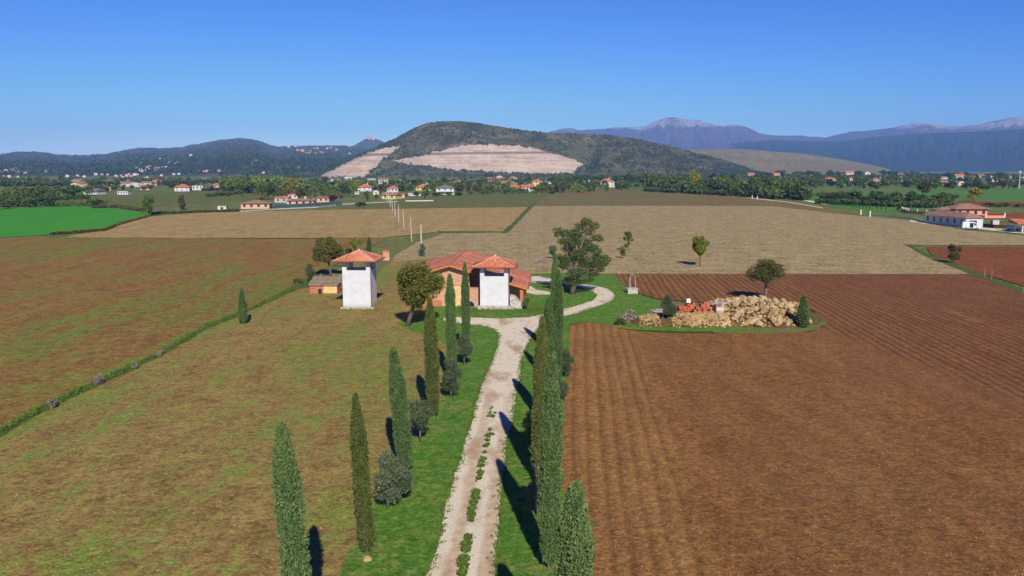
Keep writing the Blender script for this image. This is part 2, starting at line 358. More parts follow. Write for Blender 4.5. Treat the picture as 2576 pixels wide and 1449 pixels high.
def tiled(name, c1, c2, c3, pale=0.68, k=0.45):
    t = NT(name, 0.85, 0.15)
    x, y, z = t.sep(t.obj); nrm = t.sep(t.tc.outputs['Normal'])
    side = t.math('GREATER_THAN', t.math('ABSOLUTE', nrm[0]), t.math('ABSOLUTE', nrm[1]))
    u = t.math('ADD', t.math('MULTIPLY', side, y), t.math('MULTIPLY', t.math('SUBTRACT', 1.0, side), x))
    v = t.math('MULTIPLY', z, 1.0/k)
    br = t.n('ShaderNodeTexBrick'); br.offset = 0.0
    t.t.links.new(t.comb(u, v), br.inputs['Vector']); br.inputs['Scale'].default_value = 1.0
    br.inputs['Brick Width'].default_value = 0.24; br.inputs['Row Height'].default_value = 0.40; br.inputs['Mortar Size'].default_value = 0.012
    br.inputs['Color1'].default_value = c1; br.inputs['Color2'].default_value = c2; br.inputs['Mortar'].default_value = tuple(a*0.4 for a in c1[:3]) + (1,)
    n = t.noise(t.comb(u, t.math('MULTIPLY', v, 2.2)), 3.2, 3, 0.7); n2 = t.noise(t.obj, 0.5, 4, 0.6)
    c = t.mix(t.math('MULTIPLY', t.step(n2, 0.45, 0.7), 0.45), br.outputs['Color'], t.mix(0.5, c2, c3))
    c = t.mix(t.math('MULTIPLY', t.step(n, pale, pale + 0.06), 0.8), c, c3)
    w = t.math('ABSOLUTE', t.math('SINE', t.math('MULTIPLY', u, math.pi/0.24)))
    return t.out(c, t.math('ADD', w, t.math('MULTIPLY', n, 0.3)), 1.0, 0.05)
M['tile_red'] = tiled('red_roof_tiles', srgb(196,98,62), srgb(222,134,94), srgb(240,210,180), 0.58)
M['tile_brown'] = tiled('brown_roof_tiles', srgb(150,112,92), srgb(178,136,112), srgb(196,164,142), 0.66)
M['tile_orange'] = tiled('orange_roof_tiles', srgb(196,104,70), srgb(212,128,92), srgb(224,160,124), 0.68)
M['tile_grey'] = tiled('grey_roof_tiles', srgb(120,106,104), srgb(144,130,126), srgb(168,156,150), 0.68)
M['tile_old'] = tiled('lichened_roof_tiles', srgb(138,118,96), srgb(168,148,122), srgb(206,190,164), 0.58)
def brickwall(name, c1, c2, mo, stain=None):
    t = NT(name, 0.9, 0.1); x, y, z = t.sep(t.obj)
    br = t.n('ShaderNodeTexBrick'); t.t.links.new(t.comb(t.math('ADD', x, y), z), br.inputs['Vector'])
    br.inputs['Scale'].default_value = 1.0; br.inputs['Brick Width'].default_value = 0.28; br.inputs['Row Height'].default_value = 0.10; br.inputs['Mortar Size'].default_value = 0.012
    br.inputs['Color1'].default_value = c1; br.inputs['Color2'].default_value = c2; br.inputs['Mortar'].default_value = mo
    n = t.noise(t.obj, 0.9, 5, 0.65); c = br.outputs['Color']
    if stain: c = t.mix(t.step(n, 0.48, 0.64), c, stain)
    return t.out(c, n, 0.5, 0.03)
M['brick'] = brickwall('brick_wall', srgb(176,116,84), srgb(202,148,112), srgb(196,172,146), srgb(206,164,122))
M['brick_red'] = brickwall('red_brick_wall', srgb(168,82,54), srgb(196,108,76), srgb(186,150,122), srgb(186,112,72))
def wallmat(name, c):
    return plain_mat(name, tuple(a*0.88 for a in c[:3]) + (1,), c, 0.5, 0.85)
WALLS = {k: wallmat(k + '_wall', v) for k, v in dict(white=srgb(208,206,202), cream=srgb(214,202,174), yellow=srgb(214,194,122),
        peach=srgb(214,170,140), pink=srgb(236,146,118), grey=srgb(196,190,184), red=srgb(190,40,46)).items()}

# ------------------------------------------------------------ setting: ground sheets
def dens(poly, step=0.6, amp=0.0, seed=0, closed=True):
    out = []; n = len(poly); k = seed*13.7; s = 0
    for i in range(n if closed else n-1):
        a = poly[i]; b = poly[(i+1) % n]; L = math.hypot(b[0]-a[0], b[1]-a[1]); m = max(1, int(L/step)); nx, ny = (b[1]-a[1])/max(L,1e-6), -(b[0]-a[0])/max(L,1e-6)
        for j in range(m):
            q = j/m; s += L/m
            o = (float(fbm(s/ (step*5), k, 4, 0.6)) - 0.5)*2*amp if amp else 0
            out.append((a[0]+(b[0]-a[0])*q + nx*o, a[1]+(b[1]-a[1])*q + ny*o))
    return out
def smooth_poly(p, it=1):
    for _ in range(it):
        q = []
        for i in range(len(p)):
            a = p[i]; b = p[(i+1) % len(p)]; q += [(a[0]*.75+b[0]*.25, a[1]*.75+b[1]*.25), (a[0]*.25+b[0]*.75, a[1]*.25+b[1]*.75)]
        p = q
    return p
def sheet(name, poly, z, mat, step=0.6, amp=0.0, seed=0, px=True, sm=0, kind='structure'):
    if px: poly = [gp(*p) if len(p) == 2 else (p[0], p[1]) for p in poly]     # three numbers: already metres
    if sm: poly = smooth_poly(poly, sm)
    poly = dens(poly, step, amp, seed)
    tri = tessellate_polygon([[Vector((x, y, 0)) for x, y in poly]])
    me = bpy.data.meshes.new(name); me.from_pydata([(x, y, z) for x, y in poly], [], [tuple(t) for t in tri]); me.materials.append(mat); me.update()
    if len(me.polygons) and me.polygons[0].normal.z < 0: me.flip_normals()
    o = bpy.data.objects.new(name, me); link(o); tag(o, kind=kind); return o
W = 1
g = mesh_np('ground', [(-30000,-3000,0),(30000,-3000,0),(30000,40000,0),(-30000,40000,0)], [(0,1,2,3)], M['plain'])
tag(link(bpy.data.objects.new('ground', g)), kind='structure')
# distant fields
sheet('field', [(0,524),(60,522),(130,519),(210,519),(270,522),(367,536),(372,546),(300,562),(262,580),(140,590),(0,598),(-1200,598),(-1200,524)], .10, M['bright'], 6, 1.5, 1)
sheet('field', [(860,520),(1000,503),(1140,491),(1290,480),(1395,478),(1440,474),(1345,510),(1330,526),(838,530)], .06, M['green_dark'], 8, 1.5, 2)
sheet('field', [(1395,478),(1560,473),(1800,484),(1990,504),(2110,527),(2180,543),(1960,523),(1340,521)], .08, M['red_green'], 8, 1.5, 3)
sheet('field', [(235,492),(580,478),(760,474),(760,498),(600,505),(380,520),(240,512)], .06, M['green_dark'], 8, 2, 4)
sheet('field', [(1500,470),(1680,472),(1870,487),(2010,500),(2240,522),(2450,540),(2400,530),(2040,492),(1700,466),(1500,466)], .04, M['mid_green'], 8, 1.5, 5)
sheet('field', [(2100,484),(2576,474),(2900,472),(2900,502),(2576,505),(2300,500),(2110,494)], .06, M['mid_green'], 8, 2, 6)
sheet('field', [(2060,510),(2240,520),(2330,533),(2180,532),(2100,522)], .08, M['mid_green'], 6, 1, 7)
sheet('field', [(2330,506),(2576,509),(2900,512),(2900,522),(2576,520),(2330,515)], .06, M['soil_far'], 8, 1, 8)
sheet('field', [(2460,538),(2576,535),(2900,534),(2900,548),(2576,552),(2470,549)], .07, M['soil_far'], 8, 1, 27)
sheet('field', [(160,598),(262,580),(300,562),(372,546),(488,536),(838,528),(1332,521),(1268,586),(1100,584),(960,599),(700,601)], .10, M['stubble_tan'], 4, .8, 9)
sheet('field', [(1342,519),(1600,518),(1940,519),(2130,540),(2290,556),(2450,582),(2576,594),(2750,612),(2750,640),(2576,618),(2320,618),(2285,616),(2350,655),(2440,690),(2445,693),(1545,691),(1420,690),(1325,690),(1230,660),(1180,640),(1000,660),(960,640),(1060,600),(1100,586),(1272,586)], .11, M['stubble'], 3, .7, 10)
sheet('field', [(1100,588),(1268,586),(1268,583),(1100,582)], .125, M['ditch'], 2, .4, 11)
sheet('field', [(1262,588),(1332,518),(1348,508),(1354,508),(1332,530),(1292,572),(1275,588)], .13, M['ditch'], 2, .7, 12)
sheet('field', [(-1200,600),(0,600),(960,599),(975,600),(800,690),(770,712),(708,741),(615,784),(520,820),(404,890),(260,958),(116,1025),(0,1090),(-60,1120),(-1200,1300)], .10, M['weedy_far'], 2, .5, 13)
sheet('field', [(2333,622),(2576,622),(2800,622),(2800,800),(2576,722),(2450,684),(2400,664),(2340,640)], .12, M['soil_far'], 2, .3, 14)
# near field left of the drive, up to and behind the buildings
sheet('field', [(-60,1128),(0,1100),(116,1033),(260,966),(404,897),(520,828),(615,790),(708,747),(790,705),(890,660),(965,630),(1060,598),(1180,640),(1250,690),(1330,700),(1320,900),(0,30,W),(-1,8,W),(-60,8,W)], .105, M['weedy'], .8, .25, 15)
sheet('track', [(905,668),(960,634),(1020,606),(1075,590),(1120,586),(1092,598),(1045,612),(1000,640),(975,668),(940,700),(915,705)], .115, M['margin'], .8, .5, 16)
sheet('ditch', [(-60,1129),(0,1104),(116,1038),(260,969),(404,900),(520,831),(615,791),(708,749),(760,726),(840,722),(800,745),(850,735),(868,700),(800,690),(760,704),(708,737),(615,782),(520,816),(404,885),(260,951),(116,1017),(0,1080),(-60,1106)], .118, M['ditch'], .4, .35, 17)
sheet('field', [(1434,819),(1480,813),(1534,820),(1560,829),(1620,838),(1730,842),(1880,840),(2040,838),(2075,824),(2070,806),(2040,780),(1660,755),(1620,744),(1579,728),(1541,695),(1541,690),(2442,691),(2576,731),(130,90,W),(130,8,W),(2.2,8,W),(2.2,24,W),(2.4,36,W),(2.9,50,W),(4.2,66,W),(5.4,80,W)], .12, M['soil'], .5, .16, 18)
sheet('field_margin', [(2270,616),(2290,617),(2335,640),(2400,662),(2450,682),(2495,700),(2576,728),(2700,775),(2700,800),(2576,741),(2480,705),(2430,688),(2385,668),(2325,645),(2285,622)], .128, M['ditch'], .6, .35, 19)
# lawns and verges
sheet('grass', [(1001,815),(1035,800),(1080,778),(1110,755),(1150,735),(1330,690),(1420,688),(1500,689),(1543,693),(1579,730),(1615,745),(1650,757),(1700,775),(1860,800),(1900,815),(1880,830),(1820,836),(1727,838),(1608,834),(1549,828),(1534,820),(1480,812),(1434,818),(5.6,80,W),(4.4,66,W),(3.1,50,W),(2.6,36,W),(2.4,24,W),(2.4,8,W),(-4,8,W),(820,1600),(858,1449),(877,1400),(925,1345),(932,1290),(990,1170),(1040,1118),(1077,1062),(1115,1001),(1150,930),(1150,890),(1110,862),(1050,838),(1015,824)], .13, M['grass'], .3, .34, 20)
sheet('field_margin', [(1660,760),(1900,775),(2030,792),(2085,812),(2060,832),(1980,840),(1870,842),(1800,841),(1760,800)], .127, M['margin'], .4, .7, 40)

drive = [(960,1900),(1035,1600),(1077,1449),(1096,1398),(1112,1342),(1117,1291),(1136,1239),(1143,1202),(1159,1165),(1170,1109),(1189,1062),(1196,1025),(1212,969),(1236,917),(1252,870),(1256,848),(1245,832),(1222,824),(1187,819),(1150,815),(1115,811),(1112,803),(1150,800),(1191,801),(1258,804),(1325,801),(1369,793),(1416,780),(1458,769),(1490,758),(1499,748),(1498,742),(1487,734),(1458,724),(1431,718),(1380,715),(1329,714),(1300,712),(1300,697),(1358,697),(1380,702),(1413,709),(1458,715),(1491,720),(1525,727),(1542,735),(1548,744),(1545,756),(1525,767),(1480,781),(1436,795),(1416,800),(1380,815),(1362,825),(1338,848),(1311,908),(1308,950),(1294,1015),(1287,1076),(1273,1112),(1271,1183),(1259,1235),(1257,1323),(1248,1379),(1245,1449),(1235,1600),(1240,1900)]
sheet('verge_edge', drive, .136, M['margin'], .25, .62, 41)
sheet('gravel_drive', drive, .14, M['gravel'], .16, .14, 21)
sheet('gravel_drive', [(1300,722),(1335,722),(1345,730),(1385,738),(1388,742),(1350,745),(1325,738),(1300,736)], .142, M['gravel'], .3, .5, 22)
# tufted strip between the wheel tracks
strip = [(1232,1085,.16),(1229,1098,.18),(1226,1112,.2),(1222,1127,.2),(1219,1143,.17),(1215,1160,.2),(1211,1177,.22),(1208,1193,.2),(1204,1209,.2),(1197,1243,.26),(1194,1256,.24),(1191,1270,.26),(1188,1284,.24),(1186,1300,.26),(1184,1314,.2),(1178,1358,.24),(1175,1372,.28),(1172,1388,.26),(1168,1412,.28),(1166,1430,.26),(1163,1448,.26),(1160,1470,.3),(1238,1052,.2),(1234,1040,.08)]
for _ in range(90):
    a_ = rnd.choice(strip[:-2]); strip.append((a_[0]+rnd.uniform(-7,7), a_[1]+rnd.uniform(-9,9), rnd.uniform(.05,.14)))
mbs = MB()
for i, (x, y, r) in enumerate(strip):
    cx, cy = gp(x, y); pts = []
    for k in range(22):
        a = 2*math.pi*k/22; q = r*(0.6+0.8*float(fbm(2+math.cos(a)*1.6, i*3+math.sin(a)*1.6, 3, .6))); pts.append((cx+q*math.cos(a), cy+1.5*q*math.sin(a), .149))
    mbs.add(pts, [tuple(range(22))])
tag(mbs.build('weed_strip', M['ditch']), 'low green weeds growing in clumps between the wheel tracks of the drive', 'weeds', kind='stuff')

# ------------------------------------------------------------ leaves
def leaf_quads(P, size, RSl, updir=0.0, aspect=2.0, outward=None):
    n = len(P); d = RSl.normal(size=(n,3)); d[:,2] += updir
    if outward is not None: d += outward
    d /= np.linalg.norm(d, axis=1)[:,None] + 1e-9
    e = np.cross(d, RSl.normal(size=(n,3))); e /= np.linalg.norm(e, axis=1)[:,None] + 1e-9
    s = size*(0.6+0.8*RSl.rand(n))[:,None]
    a = P - d*s*0.5; b = P + e*s/aspect*0.5; c = P + d*s*0.5; f = P - e*s/aspect*0.5
    V = np.stack([a,b,c,f], 1).reshape(-1,3); F = np.arange(4*n).reshape(n,4)
    return V, F
def cyp_radius(t, top=0.55, base=0.05):
    # radius profile, t from 0 (foot) to 1 (tip)
    return np.clip(np.minimum(1.0, 0.80 + (t-base)*1.2), 0, 1) * np.clip((1.015-t)/(1-top), 0, 1)**0.6 * (0.45+0.55*np.clip(t/0.07, 0, 1))
def cypress_meshes(key, n, leaf, mat, seed, hgt=9.8, rad=.5, top=.55, bumps=.16, double=False):
    rs = np.random.RandomState(seed)
    def rr(t, th): 
        q = cyp_radius(t, top)*rad
        return q*(1-bumps+2*bumps*fbm(5*np.cos(th)+seed+9, 5*np.sin(th)+t*hgt*0.6, 4, .65)) + 0.02
    # solid dark core
    nt, na = 40, 18; T = np.linspace(0.035, .985, nt); A = np.linspace(0, 2*math.pi, na, endpoint=False)
    tt, aa = np.meshgrid(T, A, indexing='ij'); q = rr(tt, aa)*0.62
    V = np.stack([q*np.cos(aa), q*np.sin(aa), tt*hgt], -1).reshape(-1,3)
    F = np.array([(i*na+k, i*na+(k+1)%na, (i+1)*na+(k+1)%na, (i+1)*na+k) for i in range(nt-1) for k in range(na)])
    t = rs.rand(n)**0.92*0.965+0.03; th = rs.rand(n)*2*math.pi; q = rr(t, th)*(0.68+0.42*rs.rand(n)**.8); sp = rs.rand(n) < .03; q = np.where(sp, q*(1.05+.25*rs.rand(n)), q)
    P = np.stack([q*np.cos(th), q*np.sin(th), t*hgt], 1)
    nc = int(hgt*110); tc = rs.rand(nc)**.95*.95+.04; hc = rs.rand(nc)*2*math.pi; qc = rr(tc, hc)*(.80+.34*rs.rand(nc)**1.6)     # sprays standing out from the column
    Cc = np.stack([qc*np.cos(hc), qc*np.sin(hc), tc*hgt], 1); m_ = int(n*.72); ci = rs.randint(0, nc, m_)
    P[:m_] = Cc[ci] + rs.normal(size=(m_, 3))*np.array([.035, .035, .10])*(rad/.5)
    P2 = np.stack([rs.normal(size=n//40)*.03, rs.normal(size=n//40)*.03, hgt*(.95+.06*rs.rand(n//40))], 1); P = np.vstack([P, P2])
    ow = np.stack([np.cos(np.arctan2(P[:,1], P[:,0])), np.sin(np.arctan2(P[:,1], P[:,0])), 0*P[:,0]], 1)*0.9
    V2, F2 = leaf_quads(P, leaf, rs, 1.9, 2.2, ow)
    return mesh_np('crown', np.vstack([V, V2]), np.vstack([F, F2+len(V)]), mat)
CYP = {'a': cypress_meshes('a', 36000, .105, M['cypress'], 1, top=.66, bumps=.30), 'b': cypress_meshes('b', 36000, .105, M['cypress_brown'], 2, top=.68, bumps=.36),
       'c': cypress_meshes('c', 36000, .105, M['cypress'], 3, top=.78, bumps=.34), 'd': cypress_meshes('d', 9000, .18, M['cypress'], 4, top=.45, bumps=.2)}
TRUNK = MB().tube([(0,0,-.1),(0,0,.6),(.02,0,2)], [.13,.11,.08], 8)
trunk_me = TRUNK.build('trunk_source', M['bark']).data; bpy.data.objects.remove(bpy.data.objects['trunk_source'])
def tree_obj(name, X, Y, crown_me, label, cat, group=None, sc=(1,1,1), rz=0, trunk=None, z=.13, lean=(0,0), tsc=None):
    e = empty(name, (X, Y, z), label, cat, group, rz); e.scale = sc; e.rotation_euler = (Matrix.Rotation(lean[1], 3, 'Y') @ Matrix.Rotation(rz, 3, 'Z')).to_euler()
    o = bpy.data.objects.new('crown', crown_me); link(o, e)
    t = bpy.data.objects.new('trunk', trunk or trunk_me); link(t, e)
    return e
# (X, Y, height, width, variant, label)
cyps = [(-6.95,25.8,9.7,.98,'c','tall cypress cut by the bottom edge, leftmost of all the cypresses'),
 (-6.8,36.7,7.7,.84,'b','slender cypress left of the drive with a pale stone at its foot'),
 (-6.3,47.5,7.5,1.10,'a','thick cypress behind the double olive bush, left of the drive'),
 (-5.7,58.3,8.7,1.05,'b','brownish cypress with a bare trunk foot, fourth in the row left of the drive'),
 (-5.1,69.0,9.1,.92,'c','dark cypress in front of the brick barn, left one of the pair nearest the barn'),
 (-4.5,80.0,8.8,.88,'a','cypress in front of the brick barn, last of the row left of the drive'),
 (1.85,23.0,8.8,1.16,'c','broad cypress cut off by the bottom edge, nearest in the row right of the drive'),
 (1.7,35.3,9.9,1.02,'a','very tall cypress with its foot at the bottom edge, right of the drive'),
 (1.6,45.8,9.6,.98,'b','bushy cypress third from the camera in the row right of the drive'),
 (2.5,56.5,9.0,.95,'c','cypress with the lowest tip, fourth in the row right of the drive'),
 (3.7,66.6,9.7,.90,'a','cypress fused to the right side of the farthest cypress by the junction'),
 (4.2,78.4,10.0,.95,'a','farthest cypress of the row right of the drive, at the junction of the gravel drive')]
for i, (X, Y, h, w, k, lab) in enumerate(cyps):
    tree_obj('cypress_tree', X, Y, CYP[k], lab, 'cypress', 'cypresses lining the gravel drive', (w*.80, w*.80, h/9.8), i*1.3, lean=(0, [-.05,-.045,-.09,-.02,-.015,-.01,.0,.005,.01,.005,.01,-.01][i]))
for (x, y, ytop, wpx, lab) in [(612,816,730,22,'small lone cypress standing in the weedy field at the left, by the grassy ditch'),
        (2019,826,747,30,'squat dark cypress at the right end of the stone pile'), (929,640,598,12,'narrow young cypress behind the roof of the left white tower')]:
    X, Y = gp(x, y); top = at_depth(x, ytop, Y)[2]; w = wpx/2083*Y
    tree_obj('cypress_tree', X, Y, CYP['d'], lab, 'cypress', None, (w*.93, w*.93, top/9.8), X)

def blob_crown(name, blobs, n, leaf, mat, seed, aspect=1.5, up=0.2, shell=0.55, core=0.0):
    rs = np.random.RandomState(seed); B = np.array([b[:3] for b in blobs], float); Rr = np.array([b[3:6] if len(b) >= 6 else (b[3],)*3 for b in blobs], float)
    w = Rr.prod(1)**(2/3); w /= w.sum(); idx = rs.choice(len(B), n, p=w)
    d = rs.normal(size=(n,3)); d /= np.linalg.norm(d, axis=1)[:,None]
    q = (shell + (1-shell)*rs.rand(n)**0.7); lump = 0.75+0.5*fbm(d[:,0]*2.2+idx*3.3+50, d[:,1]*2.2+d[:,2]*2+50, 3, .6)
    P = B[idx] + d*Rr[idx]*(q*lump)[:,None]
    V, F = leaf_quads(P, leaf, rs, up, aspect, d*0.5)
    return mesh_np(name, V, F, mat)
def limbs_mesh(lines, name='trunk', mat=None):
    m = MB()
    for pts, rad in lines: m.tube(pts, rad, 8)
    o = m.build(name, mat or M['bark'], smooth=True); me = o.data; bpy.data.objects.remove(o); return me
def rnd_blobs(rs, n, c, R3, r0, r1):
    out = []
    while len(out) < n:
        d = rs.uniform(-1, 1, 3)
        if (d**2).sum() > 1: continue
        out.append((c[0]+d[0]*R3[0], c[1]+d[1]*R3[1], c[2]+d[2]*R3[2], rs.uniform(r0, r1)))
    return out

# olive bushes of the avenue
rs_ = np.random.RandomState(5)
OLV = [blob_crown('crown', rnd_blobs(rs_, 12, (0,0,1.65), (.62,.62,1.05), .3, .55), 9000, .12, M['olive'], 21+i, 2.6, 0.8, .3) for i in range(3)]
OTR = limbs_mesh([([(0,0,-.1),(.03,0,.5),(0,.03,1.2),(.1,0,2.0)], [.07,.06,.05,.03]), ([(0,.0,.7),(.3,.1,1.4),(.4,.2,2.0)], [.04,.03,.02]), ([(0,.0,.8),(-.3,-.1,1.5),(-.35,.1,2.1)], [.04,.03,.02])])
for i, (X, Y, s, lab) in enumerate([(gp(975,1287)+(1.05,'grey green olive bush with a visible trunk in front of the third left cypress')),
        (gp(1005,1275)+(.85,'olive bush pressed to the right of another, in front of the third left cypress')),
        (gp(1058,1116)+(1.15,'brownish olive bush with thin trunk, between the third and fourth left cypress')),
        (gp(1134,1004)+(1.05,'rounded olive bush between the fourth and fifth left cypress')),
        (gp(1168,922)+(.95,'olive bush below the last cypress of the left row')),
        (1.15,29.5,1.0,'olive bush peeping out left of the tallest near cypress right of the drive'),(1.3,41,.9,'small olive bush in shade, second in the row right of the drive'),
        (1.3,51,.85,'dark shaded olive bush, third in the row right of the drive'),
        (3.75,61,.8,'olive bush peeping out on the field side of the right cypress row'),(4.65,70,.82,'olive bush beside the farthest cypress, on the field side of the row'),
        (gp(1680,820)+(1.12,'young olive tree with stake in front of the stone pile')),
        (gp(1391,653)+(1.1,'round headed young olive at the stubble edge left of the big acacia')),
        (gp(1062,647)+(.9,'little olive in front of the nearest pole behind the barn')),
        (gp(780,712)+(.95,'small grey olive above the low brick hutch'))]):
    tree_obj('olive_tree', X, Y, OLV[i % 3], lab, 'olive tree', 'olives between the cypresses' if i < 10 else None, (s*.95, s*.95, s), i*2.1, OTR)

# the named broadleaf trees
def big_tree(name, x, ybase, cx, cy, rx_px, rz_px, mat, n, leaf, lab, cat, seed, nb=16, aspect=1.5, trunk_r=.2, depth=1.0, shell=.5, lean_y=0.0):
    X, Y = gp(x, ybase); C = at_depth(cx, cy, Y + lean_y); f = math.hypot(Y, H)
    rx = rx_px/2083*f; rz = rz_px/2083*f; rs = np.random.RandomState(seed); c = (C[0]-X, lean_y, C[2])
    nb = int(nb*1.5) if nb < 20 else nb; bl = rnd_blobs(rs, nb, c, (rx*.76, rx*.76*depth, rz*.76), rx*.2, rx*.42)
    cm = blob_crown('crown', bl, n, leaf, mat, seed, aspect, .1, shell)
    lines = [([(0,0,-.1), (c[0]*.35, c[1]*.35, c[2]*.32), (c[0]*.75, c[1]*.8, c[2]*.68), (c[0], c[1], c[2]+rz*.3)], [trunk_r*1.2, trunk_r, trunk_r*.7, trunk_r*.25])]
    for b in bl: lines.append(([(c[0]*.6, c[1]*.6, c[2]*.55), ((c[0]*.6+b[0])/2+rs.normal()*.1, (c[1]*.6+b[1])/2, (c[2]*.55+b[2])/2+.1), b[:3]], [trunk_r*.45, trunk_r*.28, trunk_r*.1]))
    return tree_obj(name, X, Y, cm, lab, cat, None, (1,1,1), 0, limbs_mesh(lines))
big_tree('walnut_tree', 1025, 822, 1055, 716, 70, 62, M['walnut'], 14000, .24, 'leaning tree with autumn brown and green leaves in front of the brick barn', 'tree', 31, 34, 1.5, .24, .9, .25)
big_tree('leafy_tree', 833, 697, 823, 632, 42, 38, M['brownleaf'], 9000, .28, 'round brown green tree behind the left tower, with dry stalks at its foot', 'tree', 32, 16, 1.5, .2)
big_tree('leafy_tree', 893, 645, 892, 610, 18, 17, M['yellowgreen'], 3000, .28, 'bright yellow green small tree just behind the left tower roof', 'tree', 33, 8)
big_tree('leafy_tree', 915, 640, 868, 640, 20, 14, M['brownleaf'], 1500, .28, 'low brownish shrub behind the left tower', 'shrub', 34, 6)
big_tree('leafy_tree', 1761, 671, 1762, 624, 25, 36, M['yellowgreen'], 7000, .26, 'yellow green tree standing alone in the stubble field', 'tree', 35, 14, 1.5, .1)
big_tree('leafy_tree', 1562, 651, 1568, 632, 11, 18, M['yellowgreen'], 2200, .25, 'slim yellow green sapling, lower one of a pair in the stubble field', 'tree', 36, 8, 1.5, .07)
big_tree('leafy_tree', 1583, 633, 1579, 604, 14, 22, M['tree_mid'], 3000, .25, 'green sapling, upper one of a pair in the stubble field', 'tree', 37, 9, 1.5, .07)
big_tree('walnut_tree', 1925, 757, 1930, 684, 50, 34, M['brownleaf'], 8000, .2, 'wide crowned brown tree growing out of the top of the stone pile', 'tree', 38, 18, 1.6, .24, .9)
big_tree('leafy_tree', 2399, 663, 2401, 635, 19, 29, M['tree_brown'], 3200, .26, 'bare brown bush like tree at the grassy field corner on the right', 'tree', 39, 9, 2.5, .08)
# acacia: irregular layers
X, Y = gp(1440, 742); f = Y
def A(x, y, r, dy=0): p = at_depth(x, y, Y+dy); return (p[0]-X, dy, p[2], r, r*.9, r*.6)
ab = [A(1475,560,.9),A(1495,570,.8,.5),A(1460,572,.9,-.5),A(1480,585,.9,.5),A(1405,583,.8),A(1422,590,.9),A(1445,590,1.1),A(1400,595,.4),A(1440,610,1.2,-.8),A(1470,612,1.1,.7),A(1500,600,.9),A(1512,606,.5),
      A(1430,628,1.0,.5),A(1462,640,1.1,-.6),A(1490,625,.9),A(1405,650,.8),A(1425,655,1.1),A(1455,665,1.2,.6),A(1480,660,1.2),A(1505,650,.9),A(1420,672,.8,-.7),A(1445,690,1.1,-.8),A(1475,685,1.1,.4),A(1500,672,1.0),A(1515,664,.9),A(1528,655,.6),A(1522,648,.5),A(1462,710,.8,-.6),A(1482,706,.7),A(1440,712,.6,-.9),A(1495,690,.8,.4),A(1512,680,.6,-.3),A(1410,668,.7,.6),A(1430,705,.7,.5),A(1500,635,.9,-.6),A(1475,625,1.0,.8),A(1450,600,1.0,.8),A(1415,610,.8,-.6),A(1440,650,1.2,1.0)]
al = [([(0,0,-.1),(.15,0,1.8),(.4,0,3.6),(.9,0,6.0),(1.6,.1,8.4),(2.2,.1,10.4)], [.5,.4,.34,.22,.12,.05]), ([(.2,0,2.4),(-.5,0,4.5),(-1.0,0,6.5),(-1.4,0,8.0)], [.25,.18,.1,.05])]
rsa = np.random.RandomState(3)
for b in ab[::1]:
    z0 = max(1.8, min(8.0, b[2]*.62)); al.append(([(.1+z0*.12, 0, z0), ((b[0]+.3)/2, b[1]/2, (z0+b[2])/2+.1), b[:3]], [.12,.07,.03]))
tree_obj('acacia_tree', X, Y, blob_crown('crown', [q[:3]+(q[3]*1.12, q[4]*1.1, q[5]*1.15) for q in ab], 15000, .24, M['acacia'], 41, 2.2, .1, .35), 'tall irregular dark green tree beside the loop of the gravel drive', 'tree', trunk=limbs_mesh(al))
# shrubs around the yard
def shrub(x, y, wpx, hpx, mat, n, leaf, lab, seed, cat='shrub', aspect=1.6, name='shrub'):
    X, Y = gp(x, y); r = wpx/2/2083*Y; h = hpx/2083*Y; rs = np.random.RandomState(seed)
    bl = [(d[0], d[1], max(d[2], .15), d[3]) for d in rnd_blobs(rs, 7, (0,0,h*.45), (r*.6, r*.5, h*.3), min(r,h)*.35, min(r,h)*.55)]
    o = bpy.data.objects.new(name, blob_crown(name, bl, n, leaf, mat, seed, aspect, .3, .3)); link(o); o.location = (X, Y, .12)
    return tag(o, lab, cat)
shrub(1324, 783, 24, 44, M['tree_mid'], 2200, .17, 'leafy green shrub right of the brick porch column', 51)
shrub(1413, 744, 12, 28, M['yellowgreen'], 500, .22, 'bright green sucker shoots at the foot of the tall acacia', 52)
shrub(1068, 672, 26, 14, M['weed'], 700, .25, 'patch of pale green leaves in the field behind the leaning tree', 53)
shrub(1582, 812, 60, 26, M['dry'], 1500, .25, 'dry grey brown bush at the left end of the stone pile', 54)
shrub(1560, 820, 44, 16, M['brownleaf'], 700, .2, 'low brown bush in the grass left of the stone pile', 55)
shrub(1806, 790, 8, 24, M['cypress'], 500, .15, 'tiny conifer in front of the red brick pallets', 56)
shrub(748, 716, 34, 14, M['brownleaf'], 700, .25, 'brownish low bush along the ditch near the brick hutch', 57)
for i, (x, y, w, h, lab) in enumerate([(249,970,36,32,'grey dry twiggy bush on the ditch edge, larger of two at far left'),(131,1030,26,32,'grey dry twiggy bush on the ditch edge nearest the left corner'),
        (339,932,18,18,'small grey dry bush on the ditch, third from the left edge'),(402,898,16,16,'small dry bush on the ditch left of the lone cypress')]):
    shrub(x, y, w, h, M['dry'], 420, .3, lab, 60+i, 'dry bush', 6.0, 'dry_bush')
